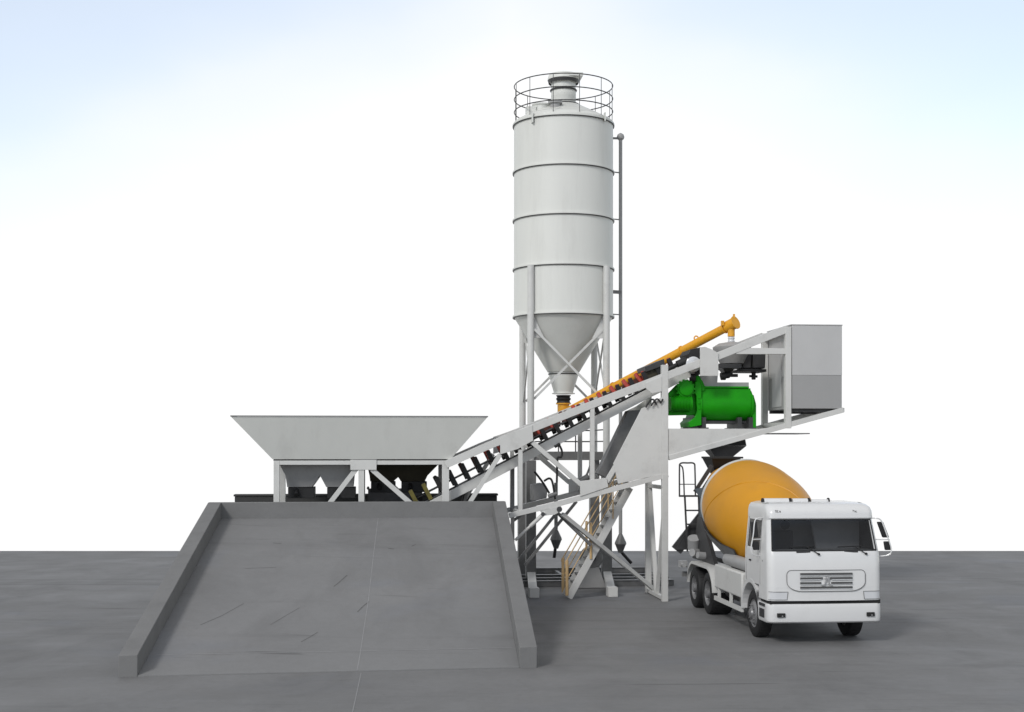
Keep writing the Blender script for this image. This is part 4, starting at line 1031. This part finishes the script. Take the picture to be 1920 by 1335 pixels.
tr.part('drum_ring', lambda bm: lathe(bm, d0+ax*3.42, ax, [(-.08,1.02),(-.08,1.125),(.06,1.12),(.06,1.0)], 96, False, False), M['plant'], parent=drum)
tr.part('drum_collar', lambda bm: lathe(bm, d0-ax*.14, ax, [(0,.25),(.0,.3),(.2,.35),(.2,.2)], 36), M['steel'], parent=drum)
tr.part('front_pedestal', lambda bm: (prism(bm, [(-.6,2.25,1.28),(.6,2.25,1.28),(.32,2.25,2.3),(-.32,2.25,2.3)], (0,.2,0))), M['steel'])
def guard(bm):
    # curved tray below the left flank of the drum
    for a0, a1 in ((math.radians(0), 0),):
        pass
    rows = []
    for t in (1.0,1.6,2.2,2.8,3.3):
        r_ = []
        for k in range(9):
            an = math.radians(205+ 62*k/8)
            r_.append(d0+ax*t+(su*math.cos(an)*-1*-1+uu*math.sin(an))*(rad(t)+.05))
        rows.append(r_)
    A = [[bm.verts.new(p) for p in r_] for r_ in rows]; B = [[bm.verts.new(p+ (p-(d0+ax*t)).normalized()*.03) for p in r_] for r_, t in zip(rows,(1.0,1.6,2.2,2.8,3.3))]
    for L_ in (A, B):
        for X, Y in zip(L_, L_[1:]):
            for k in range(8): bm.faces.new((X[k],X[k+1],Y[k+1],Y[k]))
tr.part('drum_guard', guard, M['steel'])
# rear pedestal, hopper, chute, ladder
for s in (-1, 1):
    tr.part('rear_pedestal', lambda bm: (prism(bm, [(s*.98,5.5,1.2),(s*.98,7.9,1.2),(s*.98,7.3,2.35),(s*.98,6.9,2.35)], (-s*.1,0,0)), tube(bm, (s*.75,6.95,1.95),(s*.75,7.25,2.0),.14)), M['dark'])
tip = d0+ax*4.9
tr.part('charging_hopper', lambda bm: (hull(bm, rect(-.50,-.05,7.35,7.85,3.48), rect(-.66,.12,7.05,8.1,3.88), True), box(bm, (-.68,7.03,3.882),(.18,8.12,3.93))), M['black'])
for a_, b_, w_ in (((-.62,7.2,3.7),(-1.08,7.2,3.0),.09),((-.5,7.3,3.6),(-.95,7.1,3.0),.05),((.4,7.3,3.5),(.95,7.1,2.3),.08)):
    tr.part('hopper_strut', lambda bm: bar(bm, a_, b_, w_), M['dark'])
tr.part('hopper_frame', lambda bm: prism(bm, [(-1.12,7.0,3.08),(-.88,7.0,3.12),(-.86,7.0,2.3),(-.98,7.0,2.3),(-.98,7.0,2.85)],(0,.1,0)), M['cladding_blue'])
tr.part('discharge_spout', lambda bm: (prism(bm, [(-1.45,7.9,1.42),(-.95,7.9,2.2),(-.55,7.9,2.5),(-.55,7.9,1.42)],(0,.06,0)), bar(bm, (-1.4,8.0,1.4),(-.6,8.0,2.4),.1,.3)), M['dark'])
tr.part('folding_chute', lambda bm: tube(bm, (-1.08,7.3,1.78),(-1.04,7.45,1.5),.17), M['grey'])
tr.part('folding_chute', lambda bm: tube(bm, (-1.2,7.0,1.42),(-.85,7.3,1.38),.1), M['grey'])
tr.part('air_tank', lambda bm: tube(bm, (-1.2,6.4,1.40),(-.85,6.5,1.36),.09), M['grey'])
def TP(px, py, v): return TRUCK.at(px, py, v)
lv = 7.75
def lad(bm):
    for a, b in (((1284,931),(1289,1034)),((1310,931),(1313,1018))): bar(bm, TP(*a,lv), TP(*b,lv), .045)
    for y, xa, xb in ((957,1285,1311),(983,1286,1312),(1010,1288,1313)): bar(bm, TP(xa,y,lv), TP(xb,y,lv), .04)
ld = tr.part('ladder', lad, M['dark'])
def cage(bm):
    bar(bm, TP(1273,930,lv), TP(1312,930,lv), .05, .05)
    path(bm, smooth_path([TP(1274,930,lv),TP(1274,880,lv),TP(1276,869,lv),TP(1289,868,lv),TP(1301,869,lv),TP(1303,880,lv),TP(1304,930,lv)],5), .022)
    path(bm, smooth_path([TP(1275,872,lv+.3),TP(1280,878,lv+.3),TP(1282,900,lv+.3),TP(1283,930,lv+.3)],5), .02)
    bar(bm, TP(1274,908,lv), TP(1303,908,lv), .025)
tr.part('ladder_guard', cage, M['dark'], parent=ld)
tr.part('tail_bar', lambda bm: (bar(bm, (-1.2,8.15,.75),(1.2,8.15,.75),.1,.14), bar(bm, (-.6,8.1,.75),(-.6,8.1,1.0),.08), bar(bm, (.6,8.1,.75),(.6,8.1,1.0),.08)), M['steel'])
tr.part('tail_lamp', lambda bm: (box(bm, (-1.32,7.9,.95),(-1.12,8.1,1.12)), tube(bm, (-1.25,7.7,1.02),(-1.25,7.9,1.02),.06)), M['grey'])

# ------------------------------------------------------------------ camera, light, sky
cam = bpy.data.cameras.new('camera'); co = bpy.data.objects.new('camera', cam); C.objects.link(co)
cam.sensor_width = 36; cam.lens = 36*F/1920; cam.shift_y = (HY-667.5)/1920; cam.clip_end = 2000
co.location = (0,0,CH); co.rotation_euler = (R(90),0,0)
bpy.context.scene.camera = co
sun_dir = Vector((-.46,-.72,.60)).normalized()   # towards the sun
sl = bpy.data.lights.new('sun', 'SUN'); sl.energy = 1.75; sl.angle = R(11); sl.color = (1,.975,.94)
so = bpy.data.objects.new('sun', sl); C.objects.link(so); so.rotation_euler = sun_dir.to_track_quat('Z','Y').to_euler()
w = bpy.data.worlds.new('World'); bpy.context.scene.world = w; w.use_nodes = True
nt = w.node_tree; N, L = nt.nodes, nt.links
bg = N['Background']
sky = N.new('ShaderNodeTexSky'); sky.sky_type = 'NISHITA'; sky.sun_disc = False
sky.sun_elevation = math.asin(sun_dir.z); sky.sun_rotation = math.atan2(sun_dir.x, sun_dir.y); sky.air_density = 1.0; sky.dust_density = .3; sky.ozone_density = 2.5
tc = N.new('ShaderNodeTexCoord')
def math_(op, a, b=None, clamp=False):
    n = N.new('ShaderNodeMath'); n.operation = op; n.use_clamp = clamp
    for i, x in enumerate((a, b)):
        if x is None: continue
        if isinstance(x, (int,float)): n.inputs[i].default_value = x
        else: L.new(x, n.inputs[i])
    return n.outputs[0]
sep = N.new('ShaderNodeSeparateXYZ'); L.new(tc.outputs['Generated'], sep.inputs[0])
nz = N.new('ShaderNodeTexNoise'); nz.inputs['Scale'].default_value = 5; nz.inputs['Detail'].default_value = 4; nz.inputs['Roughness'].default_value = .45
mp = N.new('ShaderNodeMapping'); mp.inputs['Scale'].default_value = (1,1,2.2); L.new(tc.outputs['Generated'], mp.inputs[0]); L.new(mp.outputs[0], nz.inputs['Vector'])
ax2 = math_('ABSOLUTE', sep.outputs[0])
side = math_('MULTIPLY', ax2, .50)
k = math_('ADD', sep.outputs[2], side)
k = math_('ADD', k, math_('MULTIPLY', math_('SUBTRACT', nz.outputs[0], .5), .10))
mask = N.new('ShaderNodeFloatCurve'); cu = mask.mapping.curves[0]     # haze below, clearer sky higher up
cu.points[0].location = (0,0); cu.points[1].location = (1,.12)
for pt in ((.24,0),(.34,.20),(.44,.46),(.52,.48),(.75,.15)): cu.points.new(*pt)
mask.mapping.update()
L.new(math_('ADD', k, 0.0, True), mask.inputs['Value'])
sk_ = N.new('ShaderNodeVectorMath'); sk_.operation = 'MULTIPLY'; L.new(sky.outputs[0], sk_.inputs[0]); sk_.inputs[1].default_value = (.215,.212,.204)
mxn = N.new('ShaderNodeMix'); mxn.data_type = 'RGBA'; L.new(mask.outputs[0], mxn.inputs[0]); mxn.inputs[6].default_value = (1,1,1,1); L.new(sk_.outputs[0], mxn.inputs[7])
br = N.new('ShaderNodeFloatCurve'); cb_ = br.mapping.curves[0]       # cloud sheet dimmed overhead, out of view, to strengthen the sun's contrast
cb_.points[0].location = (0,1); cb_.points[1].location = (1,.62)
for pt in ((.48,1),(.8,.66)): cb_.points.new(*pt)
br.mapping.update(); L.new(math_('ADD', k, 0.0, True), br.inputs['Value'])
L.new(mxn.outputs[2], bg.inputs[0]); L.new(br.outputs[0], bg.inputs[1])
sc = bpy.context.scene
sc.view_settings.view_transform = 'Standard'; sc.view_settings.look = 'None'; sc.view_settings.exposure = 0; sc.view_settings.gamma = 1
sc.cycles.use_denoising = True
